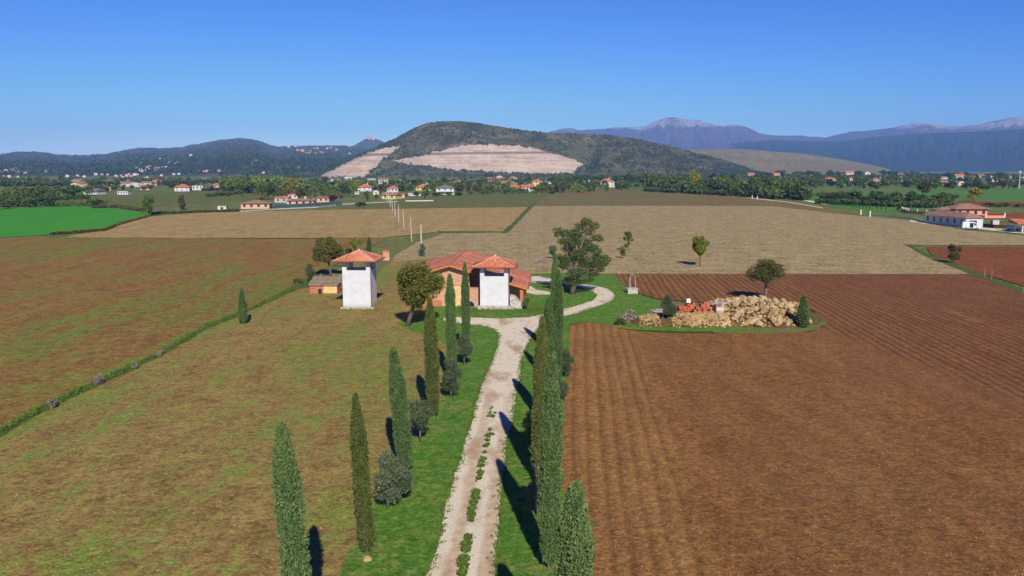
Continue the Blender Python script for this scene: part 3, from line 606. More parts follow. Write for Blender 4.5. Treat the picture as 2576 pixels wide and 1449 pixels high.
# ditch vegetation, one uncountable mass
rs = np.random.RandomState(8); path = [gp(*p) for p in [(-60,1118),(0,1092),(116,1028),(260,960),(404,893),(520,824),(615,787),(708,743),(760,715),(800,700)]]
P = []
for a, b in zip(path[:-1], path[1:]):
    L = math.hypot(b[0]-a[0], b[1]-a[1]); m = int(L*260); q = rs.rand(m); off = rs.normal(size=m)*.26; dn = fbm((a[0]+q*L)*.35+40, a[1]*.3, 3)
    keep = rs.rand(m) < np.clip((dn-.35)*3, .1, 1); q = q[keep]; off = off[keep]; nx, ny = -(b[1]-a[1])/L, (b[0]-a[0])/L
    P.append(np.stack([a[0]+(b[0]-a[0])*q+nx*off, a[1]+(b[1]-a[1])*q+ny*off, .12+rs.rand(len(q))*.40*np.exp(-off**2*2)], 1))
V, F = leaf_quads(np.vstack(P), .2, rs, 1.2, 4)
tag(link(bpy.data.objects.new('ditch_grass', mesh_np('ditch_grass', V, F, M['weed']))), 'rank green weeds filling the long ditch across the left fields', 'weeds', kind='stuff')
# tufts along the drive edges and yard
P = []; dpoly = dens([gp(*p) for p in drive], .10, .0)
for (x, y) in dpoly:
    if 20 < y < 130 and rs.rand() < .75:
        k = rs.randint(4, 14); c = rs.normal(size=2)*.12; P.append(np.stack([x+c[0]+rs.normal(size=k)*.07, y+c[1]+rs.normal(size=k)*.07, .15+rs.rand(k)*.07], 1))
for (x, y, r) in strip:
    cx, cy = gp(x, y); k = int(3000*r*r); P.append(np.stack([cx+rs.normal(size=k)*r*.42, cy+rs.normal(size=k)*r*.7, .15+rs.rand(k)*.07], 1))
for _ in range(9000):                       # rough growth in front of the barn and towers
    u = rs.rand(); x = 1150+u*250; y = 782+rs.normal()*6
    X_, Y_ = gp(x, y); P.append(np.array([[X_, Y_, .14+rs.rand()*.22]]))
for _ in range(500):
    x = 865+rs.rand()*95; y = 779+abs(rs.normal())*5; X_, Y_ = gp(x, y); P.append(np.array([[X_, Y_, .14+rs.rand()*.15]]))
V, F = leaf_quads(np.vstack(P), .11, rs, 1.0, 2.5)
tag(link(bpy.data.objects.new('grass_tufts', mesh_np('grass_tufts', V, F, M['weed']))), 'small green tufts along the drive edges and before the barn', 'grass', kind='stuff')
# straw and clods lying on the ploughed field, stones on the left field
def litter(n, poly_fn, size, mat, name, lab, zz, asp=5, flat=.15, seed=1):
    r = np.random.RandomState(seed); P = poly_fn(r, n); d = r.normal(size=(len(P),3)); d[:,2] *= flat
    V, F = leaf_quads(P, size, r, 0, asp); V[:,2] = zz + (V[:,2]-P.repeat(4, 0)[:,2])*flat + .03
    tag(link(bpy.data.objects.new(name, mesh_np(name, V, F, mat))), lab, name.replace('_', ' '), kind='stuff')
def right_pts(r, n):
    y = 24 + 70*r.rand(n)**1.3; x0 = 2.6+(y-24)*.035; x = x0 + r.rand(n)*(y*.66 - x0); return np.stack([x, y, 0*y], 1)
litter(7000, right_pts, .16, M['straw'], 'straw_litter', 'scattered bits of pale straw on the ploughed brown field', .13, 6, .25, 3)
def left_pts(r, n):
    y = 26 + 75*r.rand(n)**1.2; x = -8.5 - r.rand(n)*(y*.66-8.5)
    k = (y - 54.6) < (-35 - x)*(-1)*0 + 200; return np.stack([x, y, 0*y], 1)[k]
litter(2600, left_pts, .12, M['straw'], 'field_stones', 'small pale stones and straw scattered on the weedy left field', .12, 1.5, .3, 4)

# ------------------------------------------------------------ stones
def rock_mesh(seed, sub=2, name='boulder'):
    import bmesh
    bm = bmesh.new(); bmesh.ops.create_icosphere(bm, subdivisions=sub, radius=.5); r = np.random.RandomState(seed)
    planes = [(Vector(r.normal(size=3)).normalized(), r.uniform(.26, .42)) for _ in range(13)]
    for v in bm.verts:
        for n, d in planes:
            k = v.co.dot(n)
            if k > d: v.co -= n*(k-d)*.92
        v.co *= 1 + (float(fbm(v.co.x*4+seed+20, v.co.y*4+v.co.z*3+20, 2))-.5)*.22
    me = bpy.data.meshes.new(name); bm.to_mesh(me); bm.free(); me.materials.append(M['rock']); return me
ROCKS = [rock_mesh(100+i, 3) for i in range(8)]
small = [rock_mesh(200+i, 1) for i in range(4)]
def pile_h(X, Y):             # mound height on the world plane
    cx, cy = gp(1925, 797); d1 = ((X-cx+.6)/7.4)**2 + ((Y-102)/9.6)**2; h1 = 1.6*max(0, 1-d1)**.75
    d2 = ((X-21.5)/7.6)**4 + ((Y-95.6)/2.7)**2; h2 = 1.0*max(0, 1-d2)**.55
    return max(h1, h2)
# earth under the stones
nx, ny = 90, 60; gx = np.linspace(13, 38, nx); gy = np.linspace(91, 109, ny); V = []
for yy in gy:
    for xx in gx: V.append((xx, yy, .06 + pile_h(xx, yy)*.86 + (.1*float(fbm(xx, yy, 3)) if pile_h(xx, yy) > 0 else 0)))
F = [(j*nx+i, j*nx+i+1, (j+1)*nx+i+1, (j+1)*nx+i) for j in range(ny-1) for i in range(nx-1)]
tag(link(bpy.data.objects.new('mound', mesh_np('mound', V, F, field_mat('pile_earth', srgb(72,56,38), srgb(116,92,62), srgb(78,88,44), 0.35, R(0), 3.0, 0.3, k=1.0), True))), kind='structure')
# rubble, uncountable
r = np.random.RandomState(77); Vs = []; Fs = []; off = 0
sm = [(np.array([v.co[:] for v in m.vertices]), np.array([p.vertices[:] for p in m.polygons])) for m in small]
cnt = 0
while cnt < 2600:
    x = r.uniform(13.6, 36.5); y = r.uniform(92, 108); h = pile_h(x, y)
    if h < .05 and r.rand() > .02: continue
    if x < 26 and y > 98.6: continue
    if x > 25 and r.rand() > .10: continue
    if x/y > .357 or x/y < .156 or (17.0 < x < 18.3 and y < 95.8): continue
    v, fc = sm[r.randint(4)]; s = r.uniform(.22, .5)*(1.2 if x > 20 else .85); a = r.rand()*6.28; ca, sa = math.cos(a), math.sin(a)
    q = v*s*np.array([1.2, .9, .75]); q = np.stack([q[:,0]*ca-q[:,1]*sa, q[:,0]*sa+q[:,1]*ca, q[:,2]], 1) + np.array([x, y, .12+h*.95+r.uniform(-.05,.1)])
    Vs.append(q); Fs.append(fc+off); off += len(q); cnt += 1
tag(link(bpy.data.objects.new('rubble', mesh_np('rubble', np.vstack(Vs), np.vstack(Fs), M['rock']))), 'heap of small ochre building stones forming the left half of the pile', 'stones', kind='stuff')
zp = zc(2450, 1080, 3.22)
named = [(1590,600,2.2,.8,'very large flat ochre boulder at the front foot of the stone pile'),(1490,375,1.9,.6,'long slab like boulder near the top left of the big boulders'),
 (1500,430,1.5,.6,'ochre slab boulder just under the long top slab'),(1720,420,1.2,.8,'pale squarish boulder in the upper middle of the pile'),
 (1835,410,1.1,.9,'pale upright boulder below the tree trunk'),(1860,480,1.2,1.1,'pale tall boulder in the middle right of the pile'),
 (1960,480,1.0,.9,'rounded tan boulder left of the squat cypress shadow'),(2075,440,.9,.7,'pale boulder near the right shoulder of the pile'),
 (1200,440,1.1,1.1,'large rounded boulder at the right end of the small stone wall'),(1370,530,1.3,1.0,'tan boulder at the foot in the middle of the pile'),
 (1200,560,1.7,.7,'broad low boulder at the foot below the brick pallets'),(2285,590,1.0,1.0,'single boulder lying right of the squat cypress'),
 (2035,620,.9,.8,'boulder at the right front foot of the pile, left of the cypress'),(1575,290,1.3,.7,'boulder on the crest left of the tree trunk'),
 (1680,265,.9,.9,'brown upright boulder on the crest beside the tree trunk'),(1850,590,1.2,1.2,'pale lumpy boulder at the front foot right of the biggest boulder'),
 (1920,600,1.0,1.1,'pale boulder wedged at the front right foot of the pile')]
def put_rock(X, Y, w, hh, lab, i, grp=None, zadd=0.0):
    o = bpy.data.objects.new('boulder', ROCKS[i % 8]); link(o); o.location = (X, Y, .1 + pile_h(X, Y) + hh*.18 + zadd); o.scale = (w, w*.8, hh*1.05); o.rotation_euler = (((i*37) % 11-5)*.06, ((i*53) % 11-5)*.06, i*1.7 % 6.28)
    tag(o, lab, 'boulder', grp)
for i, (zx, zy, w, hh, lab) in enumerate(named):
    px_, py_ = zp(zx, zy)                        # march the ray down to the mound
    a, b, c = ray(px_, py_); t = 60.0
    while t < 140:
        if H + c*t <= pile_h(a*t, b*t) + .15: break
        t += .1
    o = put_rock(a*t, b*t + .3, w, hh, lab, i)
r = np.random.RandomState(9); k = 0; placed = []
while k < 95:
    x = r.uniform(24.0, 36.3); y = r.uniform(92.5, 106); h = pile_h(x, y)
    if h < .12 or x/y > .352: continue
    if any((x-a)**2+(y-b)**2 < .72**2 for a, b in placed): continue
    placed.append((x, y)); w = r.uniform(.6, 1.5)*r.uniform(.7, 1.1); k += 1
    put_rock(x, y, w, w*r.uniform(.4, .75), 'ochre boulder heaped among its like on the right half of the stone pile', k, 'boulders heaped on the stone pile')
X_, Y_ = gp(924, 1416)
o = bpy.data.objects.new('boulder', ROCKS[2]); link(o); o.location = (X_, Y_, .2); o.scale = (.55, .35, .3); tag(o, 'small pale stone lying at the foot of the second left cypress', 'stone')
# brick pallets behind the stones
def brick_stack(x0, x1, y, ztop, lab, mat, zp_=zc(2450,1080,3.22), dy=1.1):
    a = zp_(x0, 0)[0]; b = zp_(x1, 0)[0]; Xa = (a-1288)/2083*(y+1); Xb = (b-1288)/2083*(y+1); m = MB(); rr_ = random.Random(int(x0)); nxx = max(2, int((Xb-Xa)/.28)); nz = max(2, int(ztop/.2))
    for i in range(nxx):
        for j in range(nz):
            w = (Xb-Xa)/nxx; jx = rr_.uniform(-.04, .04); jy = rr_.uniform(-.14, .14)
            if j == nz-1 and rr_.random() < .38: continue
            m.box(Xa+i*w+.01+jx, Xa+(i+1)*w-.01+jx, y+jy, y+dy+jy, .13+j*.2+.003, .13+(j+1)*.2-.01)
    tag(m.build('brick_stack', mat), lab, 'brick stack', 'stacks of red hollow bricks')
brick_stack(660, 760, 100.3, 1.3, 'low stack of orange bricks nearest the young olive', M['orange_brick'])
brick_stack(765, 865, 100.5, 1.6, 'orange brick stack with a white sack on its corner', M['orange_brick'])
brick_stack(880, 930, 99.6, 1.3, 'small low orange brick stack in the middle of the row', M['orange_brick'])
brick_stack(935, 1045, 100.8, 1.75, 'tallest orange brick stack of the row', M['orange_brick'])
brick_stack(850, 1115, 98.9, 1.2, 'long low stack of reddish bricks in front of the others', M['brick_red'])
brick_stack(1120, 1230, 99.8, 1.5, 'pinkish brick stack at the right end of the row', M['brick_red'])
m = MB(); X_ = (zp(765,0)[0]-1288)/2083*102; m.box(X_-.25, X_+.25, 100.35, 100.8, 1.75, 2.15); m.box(X_-.2, X_+.2, 100.4, 100.75, 2.153, 2.25)
tag(m.build('sack', M['mortar']), 'white block sitting on the corner of an orange brick stack', 'sack')
m = MB(); X_ = (zp(1180,0)[0]-1288)/2083*99.5; m.box(X_-.45, X_+.45, 98.5, 99.0, .95, 1.45); [m.box(X_+q-.03, X_+q+.03, 98.46, 98.5, .95, 1.5) for q in (-.4,-.2,0,.2,.4)]
tag(m.build('crate', M['plaster']), 'white crate in front of the pinkish brick stack', 'crate')
for (x0, x1, y, n, lab, top) in [(410, 540, 99.0, 14, 'heap of grey boards left of the brick stacks', .9), (1050, 1420, 102.0, 24, 'heap of weathered grey planks behind the brick stacks', 1.9)]:
    m = MB(); rr_ = random.Random(n); Xa = (zp(x0,0)[0]-1288)/2083*(y+1); Xb = (zp(x1,0)[0]-1288)/2083*(y+1)
    for i in range(n*2):
        q = rr_.random(); cx = Xa+(Xb-Xa)*rr_.random(); a = rr_.uniform(-.4, .4); L = rr_.uniform(.6, 1.6); zz = .15+top*(q*.9)*(1-abs((cx-Xa)/(Xb-Xa)-.5)); yy = y+rr_.uniform(0, 1.6)
        m.tube([(cx-L*math.cos(a), yy-L*math.sin(a)*.6, zz), (cx+L*math.cos(a), yy+L*math.sin(a)*.6, zz+rr_.uniform(-.1,.15))], [.09, .09], 4)
    tag(m.build('plank_heap', M['planks']), lab, 'plank heap')
X_, Y_ = gp(1668, 820)
m = MB(); m.tube([(X_-.3, Y_, .1), (X_+.05, Y_, 1.5)], [.035,.035], 6); m.tube([(X_+.7, Y_, .1), (X_+.55, Y_, 1.5)], [.035,.035], 6); m.tube([(X_, Y_, 1.45), (X_+.6, Y_, 1.45)], [.03,.03], 6)
tag(m.build('tree_support', M['planks']), 'leaning wooden frame propping the young olive', 'tree support')

# ------------------------------------------------------------ white towers
BR = R(-3.0)
def tower(loc, wall_h, eave_h, apex_h, label, plinth=False):
    T = empty('tower', loc, label, 'tower', 'white towers beside the barn', BR); w = 1.82
    m = MB(); t = .28                              # four walls, real opening on top
    m.box(-w, w, -w, -w+t, 0, wall_h); m.box(-w, w, w-t, w, 0, wall_h); m.box(-w, -w+t, -w+t, w-t, 0, wall_h); m.box(w-t, w, -w+t, w-t, 0, wall_h)
    m.build('wall', M['plaster'], T)
    MB().box(-w+t, w-t, -w+t, w-t, wall_h-.9, wall_h-.75).build('floor_slab', M['concrete'], T)
    for sx in (-1, 1):
        for sy in (-1, 1):
            x0, x1 = sorted((sx*w, sx*(w-.54))); y0, y1 = sorted((sy*w, sy*(w-.54)))
            MB().box(x0, x1, y0, y1, wall_h+.002, eave_h+.1).build('post', M['plaster'], T)
    e = w+.95; m = MB(); th_ = .09
    def slope(p0, p1, ap):                         # corrugated slope from eave edge to apex
        p0, p1, ap = Vector(p0), Vector(p1), Vector(ap); L = (p1-p0).length; n = int(L/.06); nrm = (p1-p0).cross(ap-p0).normalized(); mid = (p0+p1)/2; vs = []; fs = []
        for i in range(n+1):
            u = i/n; s = p0.lerp(p1, u); hv = 1-abs(2*u-1); top = s.lerp(ap - (mid-s)*0, 1) if False else s + (ap-mid)*hv
            c = .035*abs(math.sin(math.pi*u*L/.24)); vs += [s+nrm*c, top+nrm*c*.6]
        for i in range(n): fs.append((2*i, 2*i+2, 2*i+3, 2*i+1))
        m.add(vs, fs)
    ap = (0, 0, apex_h); z = eave_h+.12; C4 = [(-e,-e,z),(e,-e,z),(e,e,z),(-e,e,z)]
    for i in range(4): slope(C4[i], C4[(i+1)%4], ap)
    m.add([C4[0],C4[1],C4[2],C4[3]], [(3,2,1,0)])
    rf = m.build('roof', M['tile_red'], T)
    d = MB(); b_ = e-.06; d.box(-b_, b_, -b_, b_, eave_h+.02, z-.012); d.build('soffit', M['rafter'], T)
    gt = MB(); zz = eave_h+.07
    for a, b in [((-e-.03,-e-.05,zz),(e+.03,-e-.05,zz)),((e+.05,-e-.03,zz),(e+.05,e+.03,zz)),((-e-.05,-e-.03,zz),(-e-.05,e+.03,zz)),((-e-.03,e+.05,zz),(e+.03,e+.05,zz))]: gt.tube([a, b], [.075,.075], 8)
    gt.build('gutter', M['copper'], T)
    MB().tube([(w+.07, -w+.2, zz), (w+.07, -w+.2, .1)], [.045,.045], 8).build('downpipe', M['copper'], T)
    hp = MB(); mo = MB(); 
    for cx, cy in ((-e,-e),(e,-e),(e,e),(-e,e)):
        a = Vector((cx, cy, z+.02)); b = Vector((0,0,apex_h+.02)); n = int((b-a).length/.3); sd_ = Vector((-cy, cx, 0)).normalized()
        for i in range(n):
            p = a.lerp(b, i/n); q = a.lerp(b, (i+1.1)/n); hp.tube([p+Vector((0,0,.04)), q+Vector((0,0,.03))], [.10,.08], 7)
            for s in (-1, 1):
                c = p.lerp(q, .5)+sd_*s*.13; mo.add([c+Vector((0,0,.05))+sd_*s*.1, p+sd_*s*.04+Vector((0,0,.06)), q+sd_*s*.04+Vector((0,0,.06)), c-sd_*s*.05-Vector((0,0,.05))], [(0,1,2),(0,3,1),(0,2,3),(1,3,2)])
    hp.build('hip_tiles', M['tile_red'], rf); mo.build('mortar', M['mortar'], rf)
    MB().tube([(0,0,apex_h-.05),(0,0,apex_h+.2)], [.16,.06], 8).build('finial', M['mortar'], rf)
    pl = MB(); rr_ = random.Random(int(wall_h*10)); 
    if plinth: pl.box(-w-.35, w+.3, -w-.5, w, -.02, .2)
    for i in range(70):
        a = rr_.uniform(-w-.3, w+.4); s = rr_.uniform(.06, .16); pl.box(a, a+s*1.6, -w-rr_.uniform(.1,.5)-s, -w-.05, 0, s*(2.4 if plinth else 1.2)+(.1 if plinth else 0))
    pl.build('plinth', M['rubble'], T)
    return T
X1, Y1 = gp(903, 780); tower((-20.0, 107.8, .12), 4.95, 6.1, 7.35, 'free standing white tower with red hipped roof, the left one of the two')
tower((-2.2, 107.2, .12), 4.25, 5.4, 6.65, 'white tower with red hipped roof built against the brick barn', True)

# ------------------------------------------------------------ barn
def build_barn():
    B = empty('barn', (-8.1, 107.5, .12), 'brick barn with a broad low red tiled gable roof behind the right white tower', 'barn', None, BR)
    # local axes: x across, y backwards; ridge at x=0
    sl = .30; hr = 5.55; L = 20.0
    def zr(x): return hr - abs(x)*sl
    m = MB(); t = .16
    def slab(x0, x1, y0, y1):
        n = max(1, int((x1-x0)/.24)) ; k = n
        m.add([(x0,y0,zr(x0)),(x1,y0,zr(x1)),(x1,y1,zr(x1)),(x0,y1,zr(x0)),(x0,y0,zr(x0)-t),(x1,y0,zr(x1)-t),(x1,y1,zr(x1)-t),(x0,y1,zr(x0)-t)],
              [(0,1,2,3),(7,6,5,4),(0,4,5,1),(1,5,6,2),(2,6,7,3),(3,7,4,0)])
    slab(-6.1, 0, -.6, L); slab(0, 2.95, -.6, L); slab(2.953, 7.75, 1.9, L); slab(7.753, 10.2, -.3, 14.5)
    rf = m.build('roof', M['tile_red'], B)
    MB().tube([(0,-.62,hr+.01),(0,L,hr+.01)], [.11,.11], 8).build('ridge_tiles', M['tile_brown'], rf)
    f = MB()                                         # verge boards along the front gable
    for (x0, x1, y) in ((-6.1, 0, -.63), (0, 2.95, -.63), (7.75, 10.2, -.33)):
        f.add([(x0,y,zr(x0)+.0),(x1,y,zr(x1)+.0),(x1,y,zr(x1)-.22),(x0,y,zr(x0)-.22),(x0,y-.04,zr(x0)),(x1,y-.04,zr(x1)),(x1,y-.04,zr(x1)-.22),(x0,y-.04,zr(x0)-.22)],[(0,1,2,3),(7,6,5,4),(4,5,1,0),(3,2,6,7)])
    f.build('verge_board', M['wood'], B)
    w = MB()
    prof = lambda x0, x1: [(x0,0),(x1,0),(x1,zr(x1)-t-.004)] + ([(0,hr-t-.004)] if x0 < 0 < x1 else []) + [(x0,zr(x0)-t-.004)]
    w.prism(prof(-5.6, 2.5), .3, .6)
    w.prism([(-5.6,0),(-5.3,0),(-5.3,zr(5.3)-t-.01),(-5.6,zr(5.6)-t-.01)], .603, 19.4)
    w.prism([(2.2,0),(2.5,0),(2.5,zr(2.5)-t-.01),(2.2,zr(2.2)-t-.01)], .603, 3.0)
    w.prism(prof(2.2, 7.6), 3.0, 3.3); w.prism([(7.3,0),(7.6,0),(7.6,zr(7.6)-t-.01),(7.3,zr(7.3)-t-.01)], 3.303, 19.4)
    w.prism(prof(-5.6, 7.6), 19.4, 19.7)
    w.build('wall', M['brick'], B)
    MB().prism([(7.75,0),(9.6,0),(9.6,zr(9.6)-t-.05),(7.75,zr(7.75)-t-.05)], 4.0, 4.3).build('inner_wall', M['brick'], B)
    m = MB(); m.box(9.15, 9.6, .0, .45, 0, 2.32); m.build('porch_column', M['brick_red'], B)
    MB().box(9.15, 9.6, 8.0, 8.4, 0, 2.3).build('porch_column', M['brick_red'], B)
    MB().tube([(9.75,-.1,2.5),(9.75,-.1,.05)], [.05,.05], 8).build('downpipe', M['copper'], B)
    MB().tube([(10.25,-.3,zr(10.2)-.05),(10.25,14.5,zr(10.2)-.05)], [.07,.07], 8).build('gutter', M['copper'], B)
    # yellow plastered arched recess, brick oven front
    a = MB(); pts = [(-.1,0),(1.6,0),(1.6,2.3)] + [(.75+.85*math.cos(k*math.pi/8), 2.3+.45*math.sin(k*math.pi/8)) for k in range(1,8)] + [(-.1,2.3)]
    a.prism(pts, .24, .297); a.build('arched_niche', M['yplaster'], B)
    ar = MB()
    for k in range(9):
        a0 = math.pi*k/9; a1 = math.pi*(k+1)/9; q = lambda rr, an: (.75+rr*math.cos(an), 2.3+rr*.55*math.sin(an))
        ar.prism([q(.86,a0), q(1.06,a0), q(1.06,a1-.03), q(.86,a1-.03)], .19, .29)
    ar.build('arch_bricks', M['brick_red'], B)
    ov = MB(); ov.box(1.9, 3.75, -.9, .296, 0, 2.55); o = ov.build('oven_block', M['brick'], B)
    c = MB(); pts = [(2.65+.62*math.cos(k*math.pi/10), .15+.72*math.sin(k*math.pi/10)) for k in range(11)]; c.prism(pts, -.925, -.902); c.build('oven_mouth', M['dark'], o)
    c = MB()
    for k in range(11):
        a0 = math.pi*k/11; a1 = math.pi*(k+1)/11; q = lambda rr, an: (2.65+rr*math.cos(an), .15+rr*1.12*math.sin(an))
        c.prism([q(.64,a0), q(.9,a0), q(.9,a1-.03), q(.64,a1-.03)], -.96, -.903)
    c.build('oven_arch', M['rubble'], o)
    lw = MB(); lw.box(-4.4, -2.4, -.2, .296, 0, 1.3); lw.box(-2.4, -1.2, -.15, .296, 0, .75); lw.build('low_wall', M['brick_red'], B)
    for x in (-3.6, 5.0): MB().box(x, x+.9, (.27 if x < 0 else 2.97), (.302 if x < 0 else 3.002), 1.6, 2.8).build('window', M['dark'], B)
    rb = MB()                                        # whitewashed rubble wing right of the tower
    pts = [(7.95,0),(9.5,0),(9.5,.85),(9.15,.95),(8.9,1.3),(8.55,1.65),(8.1,1.75),(7.95,1.75)]
    rb.prism(pts, -1.9, -.4); rb.build('whitewashed_wing', M['rubble'], B)
build_barn()
# low brick hutch with an old tile roof
X_, Y_ = gp(815, 741); S = empty('hutch', (X_, Y_, .12), 'low brick hutch with mossy tile roof and dark doorway left of the towers', 'hutch', None, R(-2))
MB().box(-2.05, 2.0, 0, 2.2, 0, 1.25).build('wall', M['brick_red'], S)
MB().box(-.05, 1.9, -.03, -.002, .1, 1.2).build('plaster_panel', M['yplaster'], S)
MB().box(-.82, -.33, -.035, -.003, 0, .72).build('doorway', M['dark'], S)
m = MB(); [m.box(q, q+.09, -.03, -.003, .65, .85) for q in (-1.75, -1.35)]; m.build('vent', M['dark'], S)
MB().prism([(0,0)]*0 + [(-2.2,1.2),(2.15,1.2),(2.15,1.34),(-2.2,1.34)], 0, 0.001) if False else None
rm = MB(); rm.add([(-2.2,-.25,1.22),(2.15,-.25,1.22),(2.15,2.5,2.0),(-2.2,2.5,2.0),(-2.2,-.25,1.34),(2.15,-.25,1.34),(2.15,2.5,2.12),(-2.2,2.5,2.12)],[(3,2,1,0),(4,5,6,7),(0,1,5,4),(1,2,6,5),(2,3,7,6),(3,0,4,7)])
for i in range(17): rm.tube([(-2.08+i*.255,-.28,1.36),(-2.08+i*.255,2.5,2.14)], [.10,.10], 6)
rm.build('roof', M['tile_old'], S)
# dry stalks behind it
rs = np.random.RandomState(4); n = 420; xx = 800+rs.rand(n)*66; yy = 704+rs.rand(n)*16; P = np.array([gp(a, b)+(.12+rs.rand()*.5,) for a, b in zip(xx, yy)])
V, F = leaf_quads(P, 1.1, rs, 4.0, 14); tag(link(bpy.data.objects.new('dry_stalks', mesh_np('dry_stalks', V, F, M['dry']))), 'stand of pale dry stalks behind the brick hutch', 'dry stalks', kind='stuff')
n = 300; P = np.array([gp(1345+rs.rand()*52, 657+rs.rand()*7)+(.12+rs.rand()*.4,) for _ in range(n)])
V, F = leaf_quads(P, 1.0, rs, 4.0, 14); tag(link(bpy.data.objects.new('dry_stalks', mesh_np('dry_stalks', V, F, M['dry']))), 'row of dry stalks in the stubble beside the round olive', 'dry stalks', kind='stuff')
# brick pillar
X_, Y_ = gp(973, 656); S = empty('brick_pillar', (X_, Y_, .12), 'square brick pillar standing in the grass behind the left tower', 'pillar')
MB().box(-.62, .62, -.5, .5, 0, 1.75).build('shaft', M['brick'], S); MB().box(-.72, .72, -.6, .6, 1.753, 1.95).build('cap', M['brick_red'], S)
# barrel by the pole
X_, Y_ = gp(1057, 646); S = empty('water_barrel', (X_, Y_, .12), 'pale blue container at the foot of the nearest pole', 'container')
MB().tube([(0,0,0),(0,0,.15),(0,0,.85),(0,0,1.0)], [.33,.37,.37,.3], 14).build('body', M['blue'], S); MB().tube([(0,0,1.003),(0,0,1.07)], [.2,.2], 12).build('lid', M['dark'], S)
# poles
poles = [((1061,643),(1058.6,565),.16,'thick pale pole nearest to the barn, behind the small olive'),((1035.5,609),(1032.5,547),.10,None),((1016,576),(1013.6,528),.10,None),((1003,559),(1002.5,516),.12,None),
         ((994,544),(993,508),.12,None),((987.5,531),(985.5,500),.12,None),((982,520),(981,492),.16,None),((977.5,511),(976.5,482),.14,None),((973,505),(972,480),.14,None)]
ords = ['', 'second', 'third', 'fourth', 'fifth', 'sixth', 'seventh', 'eighth', 'last and farthest']
for i, (b, t, r, lab) in enumerate(poles):
    X_, Y_ = gp(*b); top = at_depth(t[0], t[1], Y_)
    o = MB().tube([(0,0,-.1),((top[0]-X_)*.5,0,top[2]*.5),(top[0]-X_,0,top[2])], [r*1.15,r,r*.8], 8).build('pole', M['pole'], loc=(X_, Y_, .12))
    tag(o, lab or ords[i] + ' pale bare pole from the barn in the row running to the village', 'pole', 'row of bare poles across the fields')
# well box with bent pipe frame
X_, Y_ = gp(1592, 741); S = empty('well_box', (X_, Y_, .12), 'grey concrete well box with a bent pipe hoop on the grass', 'well', None, R(6))
MB().box(-.72,.72,0,1.4,0,.62).build('basin', M['concrete'], S); MB().box(-.8,.8,-.08,1.48,.623,.74).build('lid', M['concrete'], S)
m = MB(); m.tube([(-.25,.5,.74),(-.25,.5,2.6),(-.2,.5,2.72),(.2,.5,2.72),(.45,.5,2.5),(.5,.5,.74)], [.035]*6, 6); m.tube([(-.38,.5,.74),(-.38,.5,2.4)], [.03,.03], 6); m.build('pipe_hoop', M['metal'], S)

# ------------------------------------------------------------ houses
def house(X, Y, w, d, hw, hr, wall, roof, label, cat='house', kind='hip', rz=0.0, over=.5, storeys=1, wins=3, chim=False, porch=False, group=None, lod=0):
    B = empty('house', (X, Y, .05), label, cat, group, rz)
    MB().box(-w/2, w/2, 0, d, 0, hw).build('wall', WALLS[wall], B)
    e = over; x0, x1, y0, y1 = -w/2-e, w/2+e, -e, d+e; z = hw; rm = MB()
    if kind == 'hip':
        if w >= d: A_, B_ = (x0+(d/2+e), (y0+y1)/2, z+hr), (x1-(d/2+e), (y0+y1)/2, z+hr)
        else: A_, B_ = (0, y0+(w/2+e), z+hr), (0, y1-(w/2+e), z+hr)
        vs = [(x0,y0,z+.003),(x1,y0,z+.003),(x1,y1,z+.003),(x0,y1,z+.003),A_,B_]
        fs = [(0,1,5,4),(1,2,5),(2,3,4,5),(3,0,4),(3,2,1,0)] if w >= d else [(0,1,4),(1,2,5,4),(2,3,5),(3,0,4,5),(3,2,1,0)]
        rm.add(vs, fs)
    elif kind == 'gable':       # ridge runs along x
        ym = (y0+y1)/2; rm.add([(x0,y0,z+.003),(x1,y0,z+.003),(x1,y1,z+.003),(x0,y1,z+.003),(x0,ym,z+hr),(x1,ym,z+hr)], [(0,1,5,4),(2,3,4,5),(1,2,5),(3,0,4),(3,2,1,0)])
    elif kind == 'front':       # gable end faces the viewer
        rm.add([(x0,y0,z+.12),(0,y0,z+hr+.12),(x1,y0,z+.12),(x0,y1,z+.12),(0,y1,z+hr+.12),(x1,y1,z+.12),(x0,y0,z),(0,y0,z+hr),(x1,y0,z),(x0,y1,z),(0,y1,z+hr),(x1,y1,z)],
               [(0,1,4,3),(1,2,5,4),(6,9,10,7),(7,10,11,8),(0,6,7,1),(1,7,8,2),(3,4,10,9),(4,5,11,10),(0,3,9,6),(2,8,11,5)])
        MB().prism([(-w/2+.01,z+.002),(w/2-.01,z+.002),(0,z+hr*.93)], .02, d-.02).build('gable_wall', WALLS[wall], B)
    else: rm.box(x0+e*.7, x1-e*.7, y0+e*.7, y1-e*.7, z+.003, z+.3)
    rf = rm.build('roof', roof, B)
    if chim: MB().box(w*.12, w*.12+.8, d*.4, d*.4+.7, z+hr*.4, z+hr+.9).build('chimney', WALLS['cream'], rf)
    sh = hw/storeys
    for s in range(storeys):
        for i in range(wins):
            cx = -w/2 + w*(i+.5)/wins; ww = min(1.1, w/wins*.4); wo = MB().box(cx-ww/2, cx+ww/2, -.05, -.004, s*sh+sh*.36, s*sh+sh*.80).build('window', M['glass'], B)
            if lod: MB().box(cx-ww/2-.08, cx+ww/2+.08, -.12, -.053, s*sh+sh*.33, s*sh+sh*.355).build('sill', M['concrete'], wo)
    if porch: 
        MB().box(-w/2, w/2, -1.6, -.004, sh-.12, sh).build('balcony', M['concrete'], B)
        for q in (-.45, 0, .45): MB().box(w*q-.15, w*q+.15, -1.5, -1.2, 0, sh-.123).build('pillar', WALLS['white'], B)
    return B
z9 = zc(900,680,4.293); z10 = zc(1350,680,5.152); z11 = zc(1800,680,3.68); z7 = zc(0,620,2.862); z1 = zc(3100,650,2.862); z12 = zc(2500,640,3.22)
